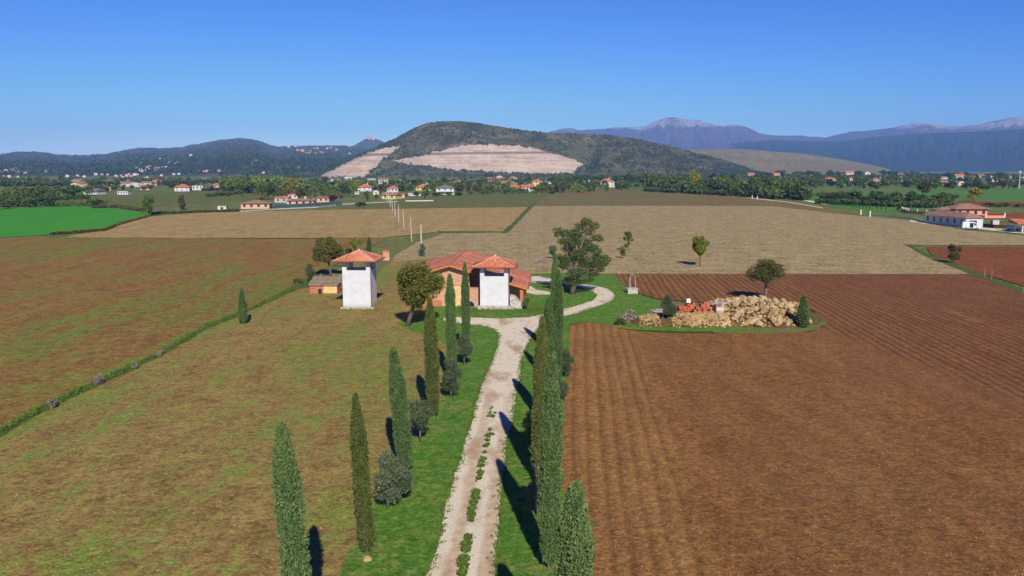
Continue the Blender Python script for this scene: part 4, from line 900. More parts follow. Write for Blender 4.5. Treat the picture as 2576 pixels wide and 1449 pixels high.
TR, TB, TO, TG = M['tile_red'], M['tile_brown'], M['tile_orange'], M['tile_grey']
# crop, left, right, roof top, eave, base, wall, roof, kind, storeys, windows, chimney, rz, label
HS = [(z9,140,690,438,497,585,'peach',TB,'hip',1,4,0,8,'peach house with wide brown hipped roof at the left end of the village road'),
 (z9,715,885,378,430,480,'grey',TO,'gable',1,1,0,-20,'left one of two parallel pinkish gabled roofs behind the fence'),
 (z9,825,985,368,425,480,'grey',TO,'gable',1,1,0,-20,'right one of two parallel pinkish gabled roofs behind the fence'),
 (z9,955,1140,318,358,415,'white',TO,'hip',1,2,0,0,'small white house with orange brown roof above the low houses'),
 (z9,910,1435,408,462,530,'peach',TB,'hip',1,4,1,6,'long low peach house with brown roof and a white cowl by the fence'),
 (z9,1360,1680,375,428,475,'peach',TB,'hip',1,3,0,0,'low brown roofed house beside the purple tree'),
 (z9,1560,1725,105,150,190,'yellow',TB,'front',1,2,0,0,'bright yellow house in front of the left quarry face'),
 (z9,1195,1300,95,128,150,'white',TG,'front',1,1,0,0,'little white gabled house at the foot of the left quarry face'),
 (z9,2110,2390,165,222,290,'white',TO,'hip',2,3,1,0,'tall white house with reddish hipped roof and chimney'),
 (z9,2290,2450,68,76,142,'grey',TG,'flat',1,3,0,0,'pale flat roofed block just below the dark wooded slope'),
 (z9,2075,2165,262,290,340,'white',TB,'hip',1,2,0,0,'small pale house half hidden left of the white gabled one'),
 (z9,2385,2500,265,300,348,'white',TG,'front',1,1,0,0,'small white house with grey gable between dark trees'),
 (z9,2480,2565,140,150,240,'white',TG,'flat',2,2,0,0,'narrow tall white house with balconies beside a dark round tree'),
 (z10,680,1050,365,435,505,'yellow',TB,'gable',1,2,1,-18,'yellow house with pinkish brown gable roof behind the far poles'),
 (z10,820,1075,235,290,362,'white',TO,'hip',1,3,0,0,'brown red roofed house right above the yellow gabled one'),
 (z10,1385,1775,200,262,332,'yellow',TR,'hip',1,4,1,0,'yellow house with a bright red hipped roof among trees'),
 (z10,1790,2215,220,285,418,'white',TG,'hip',2,3,0,4,'large white house with grey roof, long balcony and open ground floor'),
 (z10,830,985,103,150,185,'peach',TR,'hip',1,2,0,0,'house with vivid red roof at the back of the village'),
 (z10,985,1125,105,112,150,'white',TG,'flat',1,3,0,0,'long white flat roofed building beside the vivid red roof'),
 (z10,1250,1430,113,122,178,'cream',TG,'flat',1,3,0,0,'cream flat roofed house behind the red roofed yellow one'),
 (z10,1700,1895,112,140,172,'white',TG,'front',1,2,0,0,'white gabled house high behind the large grey roofed house'),
 (z10,2150,2325,110,120,182,'peach',TO,'gable',1,2,0,0,'pinkish house half covered by bushes right of the white gabled house'),
 (z10,2470,2620,105,118,162,'cream',TB,'gable',1,2,0,0,'long low tan house between trees in the middle of the village'),
 (z10,1040,1200,428,446,485,'peach',TR,'gable',1,1,0,0,'small dark red roofed shed beside the yellow gabled house'),
 (z10,1230,1540,385,408,442,'grey',TG,'gable',1,1,0,0,'low grey farm shed with a greenhouse frame beside it'),
 (z11,680,880,145,188,245,'white',TO,'hip',1,2,0,0,'left wing of the orange roofed farmhouse, hipped'),
 (z11,860,1060,152,190,250,'white',TO,'gable',1,3,1,0,'long orange roofed farmhouse with white porch behind the vine posts'),
 (z11,990,1190,80,108,175,'yellow',TR,'hip',2,3,1,0,'yellow two storey house with red brown roof and terraces'),
 (z11,1190,1320,78,98,140,'white',TG,'hip',1,3,0,0,'white house with grey roof right of the yellow terraced one'),
 (z11,500,612,15,42,75,'grey',TG,'front',1,2,0,0,'greyish pink gabled house near the foot of the quarry'),
 (z11,700,812,26,50,78,'grey',TB,'hip',1,2,0,0,'pale brown roofed house right of the greyish gabled one'),
 (z11,668,772,58,92,122,'white',TO,'hip',1,2,0,0,'house with pinkish roof and white veranda below the brown roofed one'),
 (z11,365,460,42,68,98,'peach',TO,'hip',1,2,0,0,'peach house with pink roof left of the tall conifer'),
 (z11,1995,2225,63,108,190,'white',TO,'hip',2,3,1,0,'white house with orange roof standing alone before the tree belt'),
 (z11,1498,1540,97,122,132,'peach',TR,'gable',1,1,0,0,'tiny red roofed kiosk in front of the poplars'),
 (z7,905,1110,333,365,400,'white',TG,'gable',1,4,0,-15,'long white farmhouse with grey roof beyond the left thicket'),
 (z7,752,838,338,356,388,'white',TB,'gable',1,2,0,0,'small white house at the end of the left thicket'),
 (z7,1940,2130,283,320,365,'white',TO,'hip',2,3,0,8,'white house with layered orange roofs beside a dark hedge'),
 (z7,2135,2280,292,302,352,'white',TG,'flat',1,3,0,0,'white modern villa with flat roof next to the layered orange roofs'),
 (z7,2335,2485,274,302,327,'white',TO,'hip',1,3,0,0,'white bungalow with orange roof left of the pale poplars'),
 (z7,1560,1690,288,305,350,'cream',TO,'gable',2,3,0,0,'cream two storey house beyond the purple brown field'),
 (z7,1298,1445,371,379,402,'white',TG,'flat',1,4,0,0,'long low white greenhouse at the edge of the far left field'),
 (z7,2425,2540,533,556,592,'cream',TB,'gable',1,1,0,5,'small stone shed with brown roof by the road at the left'),
 (z7,1190,1242,318,335,360,'peach',TO,'gable',1,1,0,0,'small orange house between trees beyond the far left field'),
 (z1,575,680,50,72,96,'cream',TO,'gable',2,3,0,0,'cream two storey house high among the trees on the right'),
 (z1,788,860,52,72,102,'white',TG,'front',2,1,0,0,'narrow white gabled house among the trees on the right'),
 (z1,925,1000,92,100,122,'white',TG,'gable',1,2,0,0,'white house with low grey roof right of the narrow gabled one'),
 (z1,1018,1075,80,92,110,'white',TG,'flat',1,1,0,0,'little flat white house in the right tree belt'),
 (z1,1165,1250,78,95,118,'white',TB,'gable',1,2,0,0,'white house with brown roof right of the little flat one'),
 (z1,1650,1728,162,182,207,'cream',TO,'gable',1,2,0,0,'cream house with orange roof above the dark hedge on the right'),
 (z1,1805,1920,85,108,136,'white',TO,'gable',1,3,0,0,'white house with pale orange roof far right, above the others'),
 (z1,2050,2140,88,106,122,'peach',TO,'gable',1,2,0,0,'long peach roofed house far right in the trees'),
 (z1,1825,1930,160,178,216,'cream',TG,'front',1,1,0,20,'cream gabled barn beside a small grey one on the right'),
 (z1,2090,2178,188,206,249,'red',M['tile_grey'],'flat',1,0,0,0,'bright red shed at the edge of the right green meadow'),
 (z1,1650,1728,110,122,142,'white',TG,'gable',1,2,0,0,'low white house with dark roof right of the big round tree'),
 (z1,350,492,120,145,178,'white',TO,'hip',1,3,0,0,'white house with broad orange roof half sunk in trees, middle right'),
 (z1,885,965,128,150,165,'peach',TO,'hip',1,2,0,0,'orange roofed bungalow hidden in the right tree belt'),
 (z1,620,665,122,140,165,'peach',TR,'front',1,1,0,0,'small house with a red orange gable in the right tree belt'),
 (z1,2540,2600,85,100,115,'white',TG,'gable',1,2,0,0,'white house at the right edge beside the tall mast'),
 (z12,1650,1770,110,128,156,'peach',TO,'gable',1,2,0,0,'orange roofed house at the foot of the tan hill'),
 (z12,1355,1445,114,133,152,'cream',TO,'gable',1,2,0,0,'small house with orange roof below the end of the long hill'),
 (z12,1510,1575,178,190,206,'white',TG,'flat',1,1,0,0,'low white wall like house within the dark tree belt')]
for (zf, l, r_, rt, ev, ba, wc, rm_, kd, st, wi, ch, rz, lab) in HS:
    x0, y0 = zf(l, rt); x1, y1 = zf(r_, ba); ye = zf(0, ev)[1]; xc = (x0+x1)/2; yb = max(y1, 447.0 + rnd.random())
    X_, Y_ = gp(xc, yb); wd = (x1-x0)/2083*Y_*.93; ov = min(.7, wd*.06)
    zt = at_depth(xc, y0, Y_+wd*.3)[2]; ze = at_depth(xc, ye, Y_)[2]; ze = max(2.4, ze); zt = max(ze+.15*min(wd, 8)*.5, zt) if kd != 'flat' else ze+.3
    house(X_, Y_, wd-2*ov, min(wd*.75, 11), ze, min(zt-ze, wd*.3), wc, rm_, lab, 'house', kd, R(rz), ov, st, wi, bool(ch), 'balcony' in lab and st > 1)
def extra(n, xa, xb, ya, yb, lab, grp, seed):
    r = random.Random(seed); k = 0
    while k < n:
        x = r.uniform(xa, xb); y = r.uniform(ya, yb); X_, Y_ = gp(x, y)
        if any(zf(l, 0)[0]-8 < x < zf(r_, 0)[0]+8 and abs(zf(0, ba)[1]-y) < 9 for (zf, l, r_, rt, ev, ba, *_) in HS): k += .2; continue
        w = r.uniform(9, 16); house(X_, Y_, w, r.uniform(8, 10), r.choice((3.2, 3.4, 5.6)), r.uniform(1.2, 2.2), r.choice(('white','cream','grey','peach','white')), r.choice((TB, TO, TG, TB)), lab, 'house', r.choice(('hip','gable','front')), r.uniform(-.6, .6), .5, 1, 2, group=grp); k += 1
extra(20, 800, 1480, 452, 468, 'small pale house half hidden among the trees at the back of the village', 'small houses at the back of the village', 1)
extra(18, 1650, 2570, 449, 458, 'small pale house half hidden in the far trees on the right', 'small houses in the far trees on the right', 2)
extra(14, 20, 740, 462, 471, 'small pale house in the tree line below the blue hills', 'small houses in the tree line below the blue hills', 3)
# houses at the right edge
X_, Y_ = gp(2393, 566); wd = 122/2083*Y_
P0 = gp(2325, 561); P1 = gp(2428, 573); ang = math.atan2(P1[1]-P0[1], P1[0]-P0[0]); wd = math.hypot(P1[0]-P0[0], P1[1]-P0[1])
hb = house((P0[0]+P1[0])/2, (P0[1]+P1[1])/2, wd, 5.6, 3.0, 1.5, 'white', TB, 'long white bungalow with brown hipped roof at the right edge of the stubble', 'house', 'hip', ang, .6, 1, 6, False, lod=1)
MB().box(wd/2-.02, wd/2+.02, 1.2, 3.6, 0, 2.2).build('garage_door', M['rafter'], hb)
P0 = gp(2394, 545); P1 = gp(2494, 547)
hp_ = house((P0[0]+P1[0])/2, (P0[1]+P1[1])/2, math.hypot(P1[0]-P0[0], P1[1]-P0[1])*.92, 9, 3.0, 1.9, 'pink', TB, 'salmon pink house with broad brown roof behind the white bungalow', 'house', 'hip', R(2), 1.1, 1, 4, False, lod=1)
MB().box(-11.0, -7.02, 2, 8, 0, 2.6).build('side_wing', WALLS['pink'], hp_); MB().add([(-11.7,1,2.6),(-7.0,1,2.6),(-7.0,9,2.6),(-11.7,9,2.6),(-9,5,3.6),(-7.0,5,3.6)],[(0,1,5,4),(3,0,4),(2,3,4,5),(3,2,1,0)]).build('side_roof', TB, hp_)
def wall_run(pts, h, th, mat, name, lab, cat, post=None, pmat=None):
    W_ = empty(name, (0,0,0), lab, cat); q = [gp(*p) for p in pts]; m = MB()
    for a, b in zip(q[:-1], q[1:]):
        d = Vector((b[0]-a[0], b[1]-a[1])); L = d.length; n = Vector((-d.y, d.x))/L*th/2; m.add([(a[0]-n.x,a[1]-n.y,0),(b[0]-n.x,b[1]-n.y,0),(b[0]+n.x,b[1]+n.y,0),(a[0]+n.x,a[1]+n.y,0),(a[0]-n.x,a[1]-n.y,h),(b[0]-n.x,b[1]-n.y,h),(b[0]+n.x,b[1]+n.y,h),(a[0]+n.x,a[1]+n.y,h)],[(0,3,2,1),(4,5,6,7),(0,1,5,4),(1,2,6,5),(2,3,7,6),(3,0,4,7)])
        if post:
            k = max(1, int(L/post))
            for i in range(k): MB().box(a[0]+d.x*i/k-.16, a[0]+d.x*i/k+.16, a[1]+d.y*i/k-.16, a[1]+d.y*i/k+.16, h*.0, h+.8).build('post', pmat or mat, W_)
    m.build('panel', mat, W_); return W_
wall_run([(2440,545),(2478,549),(2526,549),(2529,545)], 1.0, .2, WALLS['pink'], 'garden_wall', 'salmon garden wall with cream pillars right of the pink house', 'wall', 5, WALLS['cream'])
wall_run([(2268,532),(2285,537),(2330,541),(2352,544)], 1.3, .2, WALLS['pink'], 'garden_wall', 'salmon and cream garden wall left of the pink house', 'wall', 4, WALLS['cream'])
wall_run([(605,533),(700,527),(800,522),(862,515),(1000,508)], .5, .25, M['concrete'], 'road_wall', 'low pale kerb wall along the village road', 'wall')
wall_run([(690,527),(860,516)], 2.0, .1, plain_mat('green_mesh', srgb(62,84,84), srgb(84,106,104), 2), 'mesh_fence', 'dark bluish screen fence beside the village road', 'fence')
wall_run([(1020,507),(1090,506)], .6, .3, WALLS['white'], 'white_wall', 'short bright white wall at the edge of the field below the village', 'wall')
wall_run([(1290,462),(1360,461)], 1.0, .2, WALLS['white'], 'white_fence', 'white balustrade along the road before the poplars', 'fence')
wall_run([(2180,541),(2240,546),(2300,552),(2326,560)], .5, .3, M['concrete'], 'low_wall', 'grey foundation wall running to the white bungalow', 'wall')
for i, (x, y, lab) in enumerate([(2165,541,'left of two pale gate posts at the stubble edge'),(2188,545,'right of two pale gate posts at the stubble edge'),(1892,500,'left of two short white posts at the far track'),(1905,502,'right of two short white posts at the far track')]):
    X_, Y_ = gp(x, y); tag(MB().box(-.25,.25,-.25,.25,0,2.0).box(-.32,.32,-.32,.32,2.003,2.15).build('gate_post', WALLS['cream'], loc=(X_, Y_, 0)), lab, 'gate post')
sheet('pale_track', [(1860,496),(1905,500),(1980,508),(2070,523),(2069,524.4),(1979,509.4),(1903,501.4)], .16, M['pale_path'], 4, .6, 30)
sheet('pale_track', [(2012,503),(2050,506),(2090,514),(2075,515),(2035,509)], .16, M['pale_path'], 4, .4, 31)
sheet('yard', [(2290,554),(2326,562),(2340,566),(2290,559)], .17, M['pale_path'], 2, .6, 32)
sheet('yard', [(2420,572),(2470,574),(2530,578),(2620,584),(2620,592),(2560,588),(2480,580)], .17, M['pale_path'], 2, .5, 33)
# van, car and carport
def vehicle(x, y, L, Hh, Wd, mat, lab, cat, name, rz, van=True):
    X_, Y_ = gp(x, y); B = empty(name, (X_, Y_, .18), lab, cat, None, rz)
    prof = [(-L/2,.35),(L/2,.35),(L/2,.95),(L/2-.8,1.15),(L/2-1.6,Hh-.1),(L/2-2.1,Hh),(-L/2+.1,Hh),(-L/2,Hh-.2)] if van else [(-L/2,.3),(L/2,.3),(L/2,.8),(L/2-1.1,.95),(L/2-1.9,Hh),(-L/2+1.0,Hh),(-L/2+.2,.95),(-L/2,.85)]
    MB().prism(prof, 0, Wd).build('body', mat, B)
    g0 = [(L/2-1.75,1.15),(L/2-1.0,1.15),(L/2-1.65,Hh-.25),(L/2-1.9,Hh-.25)] if van else [(-L/2+.7,.95),(L/2-1.4,.95),(L/2-1.95,Hh-.08),(-L/2+1.1,Hh-.08)]
    MB().prism(g0, -.02, -.003).build('side_window', M['glass'], B)
    if van: MB().box(-L/2+1.9, -L/2+2.9, -.02, -.003, .5, Hh-.3).build('open_side_door', M['dark'], B)
    MB().add([(L/2-.78,.1,1.18),(L/2-.78,Wd-.1,1.18),(L/2-1.55,Wd-.1,Hh-.12),(L/2-1.55,.1,Hh-.12)],[(0,1,2,3)]).build('windscreen', M['glass'], B)
    for a in (-L/2+.9, L/2-.95):
        for b in (-.03, Wd-.2): 
            wv = MB().tube([(a,b,.33),(a,b+.23,.33)], [.33,.33], 14).build('wheel', M['tyre'], B); MB().tube([(a,b-.02,.33),(a,b-.003,.33)], [.18,.18], 10).build('rim', M['metal'], wv)
    for b in (.15, Wd-.45): MB().box(L/2+.003, L/2+.04, b, b+.3, .6, .8).build('headlight', M['mortar'], B)
vehicle(2444, 578.5, 4.9, 2.2, 1.9, M['white_paint'], 'white delivery van with open side door beside the white bungalow', 'van', 'delivery_van', R(-18))
vehicle(2552, 581, 4.2, 1.5, 1.8, M['blue_paint'], 'dark blue car parked beside the red roofed carport at the right edge', 'car', 'parked_car', R(-10), False)
X_, Y_ = gp(2572, 587); S = empty('carport', (X_, Y_, .15), 'carport with flat red tiled roof cut off by the right edge', 'carport', None, R(-5))
for a in (-.2, 4.2):
    for b in (0, 4.0): MB().box(a, a+.35, b, b+.35, 0, 2.6).build('pillar', WALLS['grey'], S)
MB().add([(-1.6,-.7,2.5),(5.5,-.7,2.5),(5.5,5,2.5),(-1.6,5,2.5),(-1.6,-.7,2.65),(5.5,-.7,2.65),(5.5,5,3.7),(-1.6,5,3.7)],[(3,2,1,0),(4,5,6,7),(0,1,5,4),(1,2,6,5),(2,3,7,6),(3,0,4,7)]).build('roof', TR, S)
X_, Y_ = gp(2505, 571); tag(MB().box(-1.0,1.0,0,1.5,0,1.9).box(-1.1,1.1,-.1,1.6,1.903,2.0).build('small_shed', WALLS['grey'], loc=(X_, Y_, .15)), 'small pale grey cabinet in the yard between the van and the car', 'cabinet')
wall_run([(2425,566),(2500,573),(2550,575)], 1.0, .2, M['rafter'], 'dark_fence', 'dark fence along the yard behind the van', 'fence')
X_, Y_ = gp(2563, 475); top = at_depth(2566, 428, Y_)
S = empty('mast', (X_, Y_, 0), 'tall thin grey mast at the far right edge', 'mast'); MB().tube([(0,0,0),(0,0,top[2])], [.6,.35], 8).build('shaft', M['pole'], S); MB().box(-1.5,1.5,-.3,.3,top[2]*.88,top[2]*.93).build('head', M['pole'], S)
# fence pickets on the field margin
for i, (x, y) in enumerate([(2476,700),(2494,704),(2573,738)]):
    X_, Y_ = gp(x, y); t = .1; tag(MB().tube([(0,0,0),((.25 if i == 2 else 0),0,1.6)], [.05,.05], 6).build('stake', M['planks'], loc=(X_, Y_, .12)), ['left of two thin stakes on the grassy margin at the right','right of two thin stakes on the grassy margin at the right','thin stake on the grassy margin at the right frame edge'][i], 'stake')

# ------------------------------------------------------------ distant trees (individuals, shared crowns)
def far_crown(mat, seed, w=1.0, tall=1.0, n=900, kind='round'):
    rs = np.random.RandomState(seed)
    if kind == 'round': bl = rnd_blobs(rs, 11, (0,0,.56*tall), (.30*w,.30*w,.30*tall), .15, .25)
    else: bl = [(rs.normal()*.06*w, rs.normal()*.06*w, tall*(.14+.78*i/8), .17*w*math.sin(math.pi*(.15+.8*i/8))+.05) for i in range(9)]
    return blob_crown('crown', bl, n, .095, mat, seed, 1.4, .1, .45)
FC = {}
for k, mt in (('dark','tree_dark'),('mid','tree_mid'),('pale','tree_pale'),('brown','tree_brown'),('gold','tree_gold'),('purple','tree_purple')):
    FC[k] = [far_crown(M[mt], 300+i*7+len(k), 1.0, 1.0) for i in range(3)]
    FC[k+'_tall'] = [far_crown(M[mt], 500+i*7+len(k), .8, 1.0, 800, 'tall') for i in range(2)]
FT = limbs_mesh([([(0,0,0),(.01,0,.25),(0,.01,.6)], [.035,.028,.012]), ([(0,0,.2),(.15,.05,.5)], [.018,.008]), ([(0,0,.25),(-.15,-.03,.55)], [.018,.008])])
NT_COUNT = 0
def far_tree(x, y, wpx, hpx, k, lab, grp=None, tall=False, cat='tree'):
    global NT_COUNT
    X_, Y_ = gp(x, y); ww = wpx/2083*Y_*(1.3 if grp else 1.1); hh = hpx/2083*Y_; me = rnd.choice(FC[k + ('_tall' if tall else '')]); NT_COUNT += 1
    tree_obj('tree', X_, Y_, me, lab, cat, grp, (ww*(1.6 if tall else 1), ww*(1.6 if tall else 1), hh), rnd.random()*6.28, FT, 0)
def belt(pts, n, h0, h1, w0, w1, pal, lab, grp, tallp=.2, dy=3):
    for i in range(n):
        u = (i+rnd.random()*.8)/n*(len(pts)-1); j = min(int(u), len(pts)-2); q = u-j
        x = pts[j][0]*(1-q)+pts[j+1][0]*q; y = pts[j][1]*(1-q)+pts[j+1][1]*q + rnd.uniform(-dy, dy*.3)
        far_tree(x, y, rnd.uniform(w0, w1), rnd.uniform(h0, h1), rnd.choice(pal), lab, grp, rnd.random() < tallp)
belt([(-30,527),(60,522),(130,520),(225,517)], 16, 22, 38, 34, 60, ['mid','dark','mid','pale'], 'bushy green tree in the thicket behind the bright green field', 'trees of the thicket behind the bright green field', .05, 5)
belt([(-20,500),(120,497),(230,495)], 9, 20, 34, 24, 40, ['pale','mid','pale'], 'paler tree rising behind the left thicket', 'paler trees rising behind the left thicket', .2, 3)
belt([(0,486),(200,482),(330,480),(560,477)], 22, 10, 17, 12, 26, ['dark','mid','brown','mid'], 'small tree in the line beyond the far left field', 'trees in the line beyond the far left field', .15, 4)
belt([(565,488),(640,486),(760,480)], 14, 22, 42, 22, 40, ['pale','pale','mid'], 'tall pale green poplar in the grove left of the quarry', 'pale poplars in the grove left of the quarry', .6, 5)
far_tree(675, 502, 50, 48, 'dark', 'large dark round evergreen above the peach houses'); far_tree(655, 506, 30, 16, 'gold', 'low yellow bush in front of the large dark evergreen')
far_tree(375, 543, 36, 60, 'mid', 'grey green tree standing at the corner of the bright green field', tall=False); far_tree(458, 528, 26, 38, 'brown', 'thin brownish tree in the fields right of the grey green one', tall=True)
far_tree(735, 488, 34, 40, 'gold', 'yellowing tree right of the large dark evergreen'); far_tree(838, 511, 22, 22, 'purple', 'dark purple leaved tree beside the low brown roofed house')
far_tree(905, 521, 36, 13, 'brown', 'dark brown bush at the field edge by the white wall', cat='bush'); far_tree(868, 495, 30, 38, 'dark', 'dark green tree right of the purple tree')
far_tree(890, 496, 30, 44, 'pale', 'green poplar behind the purple tree'); far_tree(1069, 502, 6, 22, 'dark', 'narrow dark cypress at the edge of the village vegetable plot', tall=True)
far_tree(925, 505, 8, 15, 'dark', 'small dark conifer near the white wall', tall=True); far_tree(755, 500, 34, 24, 'brown', 'brownish bushy tree behind the small white house')
far_tree(1118, 470, 26, 26, 'dark', 'dark round tree right of the narrow tall white house'); far_tree(1230, 450, 26, 16, 'dark', 'dark tree cluster on the slope below the quarry')
far_tree(1390, 490, 20, 10, 'dark', 'small dark bush at the end of the orchard hedge', cat='bush'); far_tree(260, 522, 30, 8, 'brown', 'brown bramble at the right end of the thicket', cat='bush')
far_tree(243, 520, 60, 22, 'mid', 'broad green bush at the right end of the thicket', cat='bush')
belt([(800,475),(950,480),(1100,478),(1300,478),(1500,472)], 40, 10, 20, 14, 28, ['mid','dark','pale','brown','mid'], 'garden tree between the village houses', 'garden trees between the village houses', .25, 14)
belt([(1000,497),(1130,493),(1260,488),(1380,482)], 14, 8, 15, 16, 30, ['mid','pale','brown','mid'], 'low bushy tree along the field side of the village', 'low trees along the field side of the village', .05, 2)
belt([(1400,470),(1530,466),(1680,468)], 20, 20, 30, 18, 30, ['dark','mid','dark'], 'dark tree in the belt right of the village at the foot of the long hill', 'dark trees at the foot of the long hill', .4, 5)
belt([(1620,478),(1760,485),(1880,493),(2010,497)], 32, 26, 50, 26, 46, ['dark','mid','dark','mid','pale'], 'tall tree in the dense belt behind the reddish field', 'tall trees of the dense belt behind the reddish field', .35, 7)
far_tree(1745, 483, 34, 56, 'gold', 'tall yellowing poplar in the dense belt, left one'); far_tree(1822, 490, 44, 52, 'pale', 'tall pale yellow green tree standing forward in the dense belt')
belt([(2060,508),(2150,512),(2240,516),(2330,516),(2395,520)], 20, 20, 34, 28, 50, ['dark','mid','dark','mid'], 'bushy tree in the hedge above the row of small cypresses', 'trees of the hedge above the row of small cypresses', .05, 5)
belt([(1700,458),(1950,462),(2200,470),(2420,472)], 34, 10, 20, 16, 34, ['dark','mid','dark','pale'], 'tree in the farther belt on the right between houses', 'trees in the farther belt on the right', .2, 6)
belt([(1900,447),(2150,446),(2350,447),(2576,450)], 30, 9, 18, 18, 36, ['dark','dark','mid'], 'dark tree in the farthest tree line below the blue mountains', 'trees in the farthest line below the blue mountains', .1, 2)
belt([(2430,478),(2576,474)], 9, 14, 24, 18, 34, ['dark','mid'], 'dark tree behind the green meadow at the right edge', 'trees behind the meadow at the right edge', .1, 4)
far_tree(2450, 507, 44, 36, 'gold', 'round yellow green tree in the meadow above the pink house'); far_tree(2322, 492, 44, 34, 'brown', 'large brownish round tree at the end of the right meadow')
far_tree(2262, 530, 18, 12, 'dark', 'small dark olive behind the salmon garden wall'); far_tree(2362, 535, 22, 12, 'dark', 'dark bush left of the pink house roof', cat='bush')
belt([(2480,520),(2600,523)], 5, 9, 13, 26, 40, ['dark','mid'], 'low dark bush in the hedge right of the pink house', 'hedge bushes right of the pink house', 0, 1)
zrow = [(430,435),(462,437),(491,440),(523,444),(557,448),(588,452),(627,457),(662,461),(698,464),(735,468),(775,473),(813,477),(850,481),(935,487),(980,491),(1030,495)]
for i, (a, b) in enumerate(zrow):
    x, y = z1(a, b); far_tree(x, y, 3.2, 10+i*.55, 'dark', 'small slim cypress in the even row on the green strip at the right', 'small cypresses in a row on the right', True, 'cypress')
# orchard hedge and reeds: uncountable
def mass(poly_pts, n, z1_, leaf, mat, name, lab, cat, up=.3, seed=5, asp=1.6):
    r = np.random.RandomState(seed); P = []
    for a, b in zip(poly_pts[:-1], poly_pts[1:]):
        A_ = gp(*a); B_ = gp(*b); m = n//(len(poly_pts)-1); q = r.rand(m); w = z1_*.5
        o = r.normal(size=m)*w*.8; hgt = z1_*(.55+.45*fbm(q*14+a[0]*.1, a[1]*.1+seed, 3))*np.sqrt(r.rand(m))
        P.append(np.stack([A_[0]+(B_[0]-A_[0])*q+o*.3, A_[1]+(B_[1]-A_[1])*q+o, hgt], 1))
    V, F = leaf_quads(np.vstack(P), leaf, r, up, asp); tag(link(bpy.data.objects.new(name, mesh_np(name, V, F, mat))), lab, cat, kind='stuff')
mass([(1210,483),(1300,482),(1395,478)], 5000, 3.2, 1.2, M['tree_mid'], 'orchard_hedge', 'dark green orchard rows in front of the orange roofed farmhouse', 'orchard')
mass([(520,497),(640,484),(720,483)], 2500, 3.0, 1.2, M['tree_dark'], 'hedge', 'dark hedge in front of the pale poplars', 'hedge', seed=6)
mass([(510,481),(600,479),(700,478)], 2500, 3.0, 1.3, M['tree_dark'], 'hedge', 'long clipped hedge by the layered orange roofs', 'hedge', seed=9)
mass([(150,521),(200,519),(235,518)], 2500, 3.6, 1.3, M['reed'], 'reeds', 'pale green reeds in front of the left thicket', 'reeds', 2.5, 7, 5)
mass([(232,524),(300,523),(370,534)], 2500, 1.6, .9, M['tree_brown'], 'brambles', 'brown brambles along the top of the bright green field', 'brambles', .3, 8)
mass([(130,592),(262,582),(300,566),(370,547)], 3500, .9, .6, M['tree_brown'], 'brambles', 'dark rough growth on the edge between the green and tan fields', 'brambles', .3, 10)
mass([(380,540),(600,532)], 2500, 1.2, .7, M['tree_brown'], 'rough_growth', 'brown rough growth along the top edge of the tan field', 'brambles', .3, 12)
mass([(1620,482),(1870,494),(2030,503)], 6000, 4.0, 1.5, M['tree_dark'], 'undergrowth', 'dark undergrowth at the foot of the dense tree belt', 'undergrowth', .3, 13)
mass([(2050,512),(2240,521),(2400,525)], 5000, 3.0, 1.2, M['tree_dark'], 'undergrowth', 'dark undergrowth along the hedge above the small cypresses', 'undergrowth', .3, 14)
mass([(0,470),(250,468),(560,464),(760,462)], 5000, 6.0, 3.0, M['tree_dark'], 'far_wood', 'far dark woodland below the blue hills at the left', 'wood', .3, 15)
mass([(1380,452),(1900,450),(2576,447)], 9000, 8.0, 3.5, M['tree_dark'], 'far_wood', 'far dark woodland below the long hill and the blue mountains', 'wood', .3, 16)
mass([(760,468),(1000,462),(1400,458)], 7000, 5.0, 2.5, M['tree_mid'], 'far_wood', 'scrubby woodland between the village and the quarry', 'wood', .3, 17)

HRECT = [(zf(l, 0)[0], zf(r_, 0)[0], zf(0, rt)[1], max(zf(0, ba)[1], 447)) for (zf, l, r_, rt, ev, ba, *_) in HS]
def woods(x0, x1, yb0, yb1, n, hm, pal, name, lab, seed, per=80):
    r = np.random.RandomState(seed)
    for ki, k in enumerate(pal):
        m = n//len(pal); P = []; 
        for i in range(m):
            u = r.rand(); x = x0+(x1-x0)*u; y = (yb0 if not callable(yb0) else yb0(x)) + r.rand()*yb1
            X_, Y_ = gp(x, y); h = hm*r.uniform(.6, 1.25)
            hp = h/Y_*2083
            if any(a-3 < x < b+3 and y > c_-1 and y-hp < c_-.45*(c_-t_) for a, b, t_, c_ in HRECT) and r.rand() < .96: continue
            w = h*r.uniform(.5, .85); d = r.normal(size=(per,3)); d /= np.linalg.norm(d, axis=1)[:,None]; q = (.5+.5*r.rand(per))[:,None]
            lump = (.7+.6*fbm(d[:,0]*2+i, d[:,2]*2+d[:,1]+i, 3))[:,None]
            P.append(np.array([X_, Y_, h*.52]) + d*q*lump*np.array([w*.62, w*.62, h*.5]))
        P = np.vstack(P); P[:,2] = np.maximum(P[:,2], .2); V, F = leaf_quads(P, hm*.24, r, .1, 1.4)
        tag(link(bpy.data.objects.new(name, mesh_np(name, V, F, M['tree_'+k]))), lab[ki], 'wood', kind='stuff')
woods(1380, 2640, 449.5, 9, 330, 9, ['dark','mid','brown'], 'far_wood', ['dark woodland in front of the tan hill and blue ridge', 'greener trees mixed into the woodland before the tan hill and blue ridge', 'brownish trees mixed into the woodland before the tan hill'], 41)
woods(1640, 2460, 458, 18, 190, 9, ['dark','mid'], 'far_wood', ['dark trees between the far houses on the right', 'green trees between the far houses on the right'], 42)
woods(-60, 800, 455, 12, 170, 8, ['dark','brown','mid'], 'far_wood', ['dark woodland between the left houses and the blue hills', 'brownish woodland between the left houses and the blue hills', 'green woodland between the left houses and the blue hills'], 43)
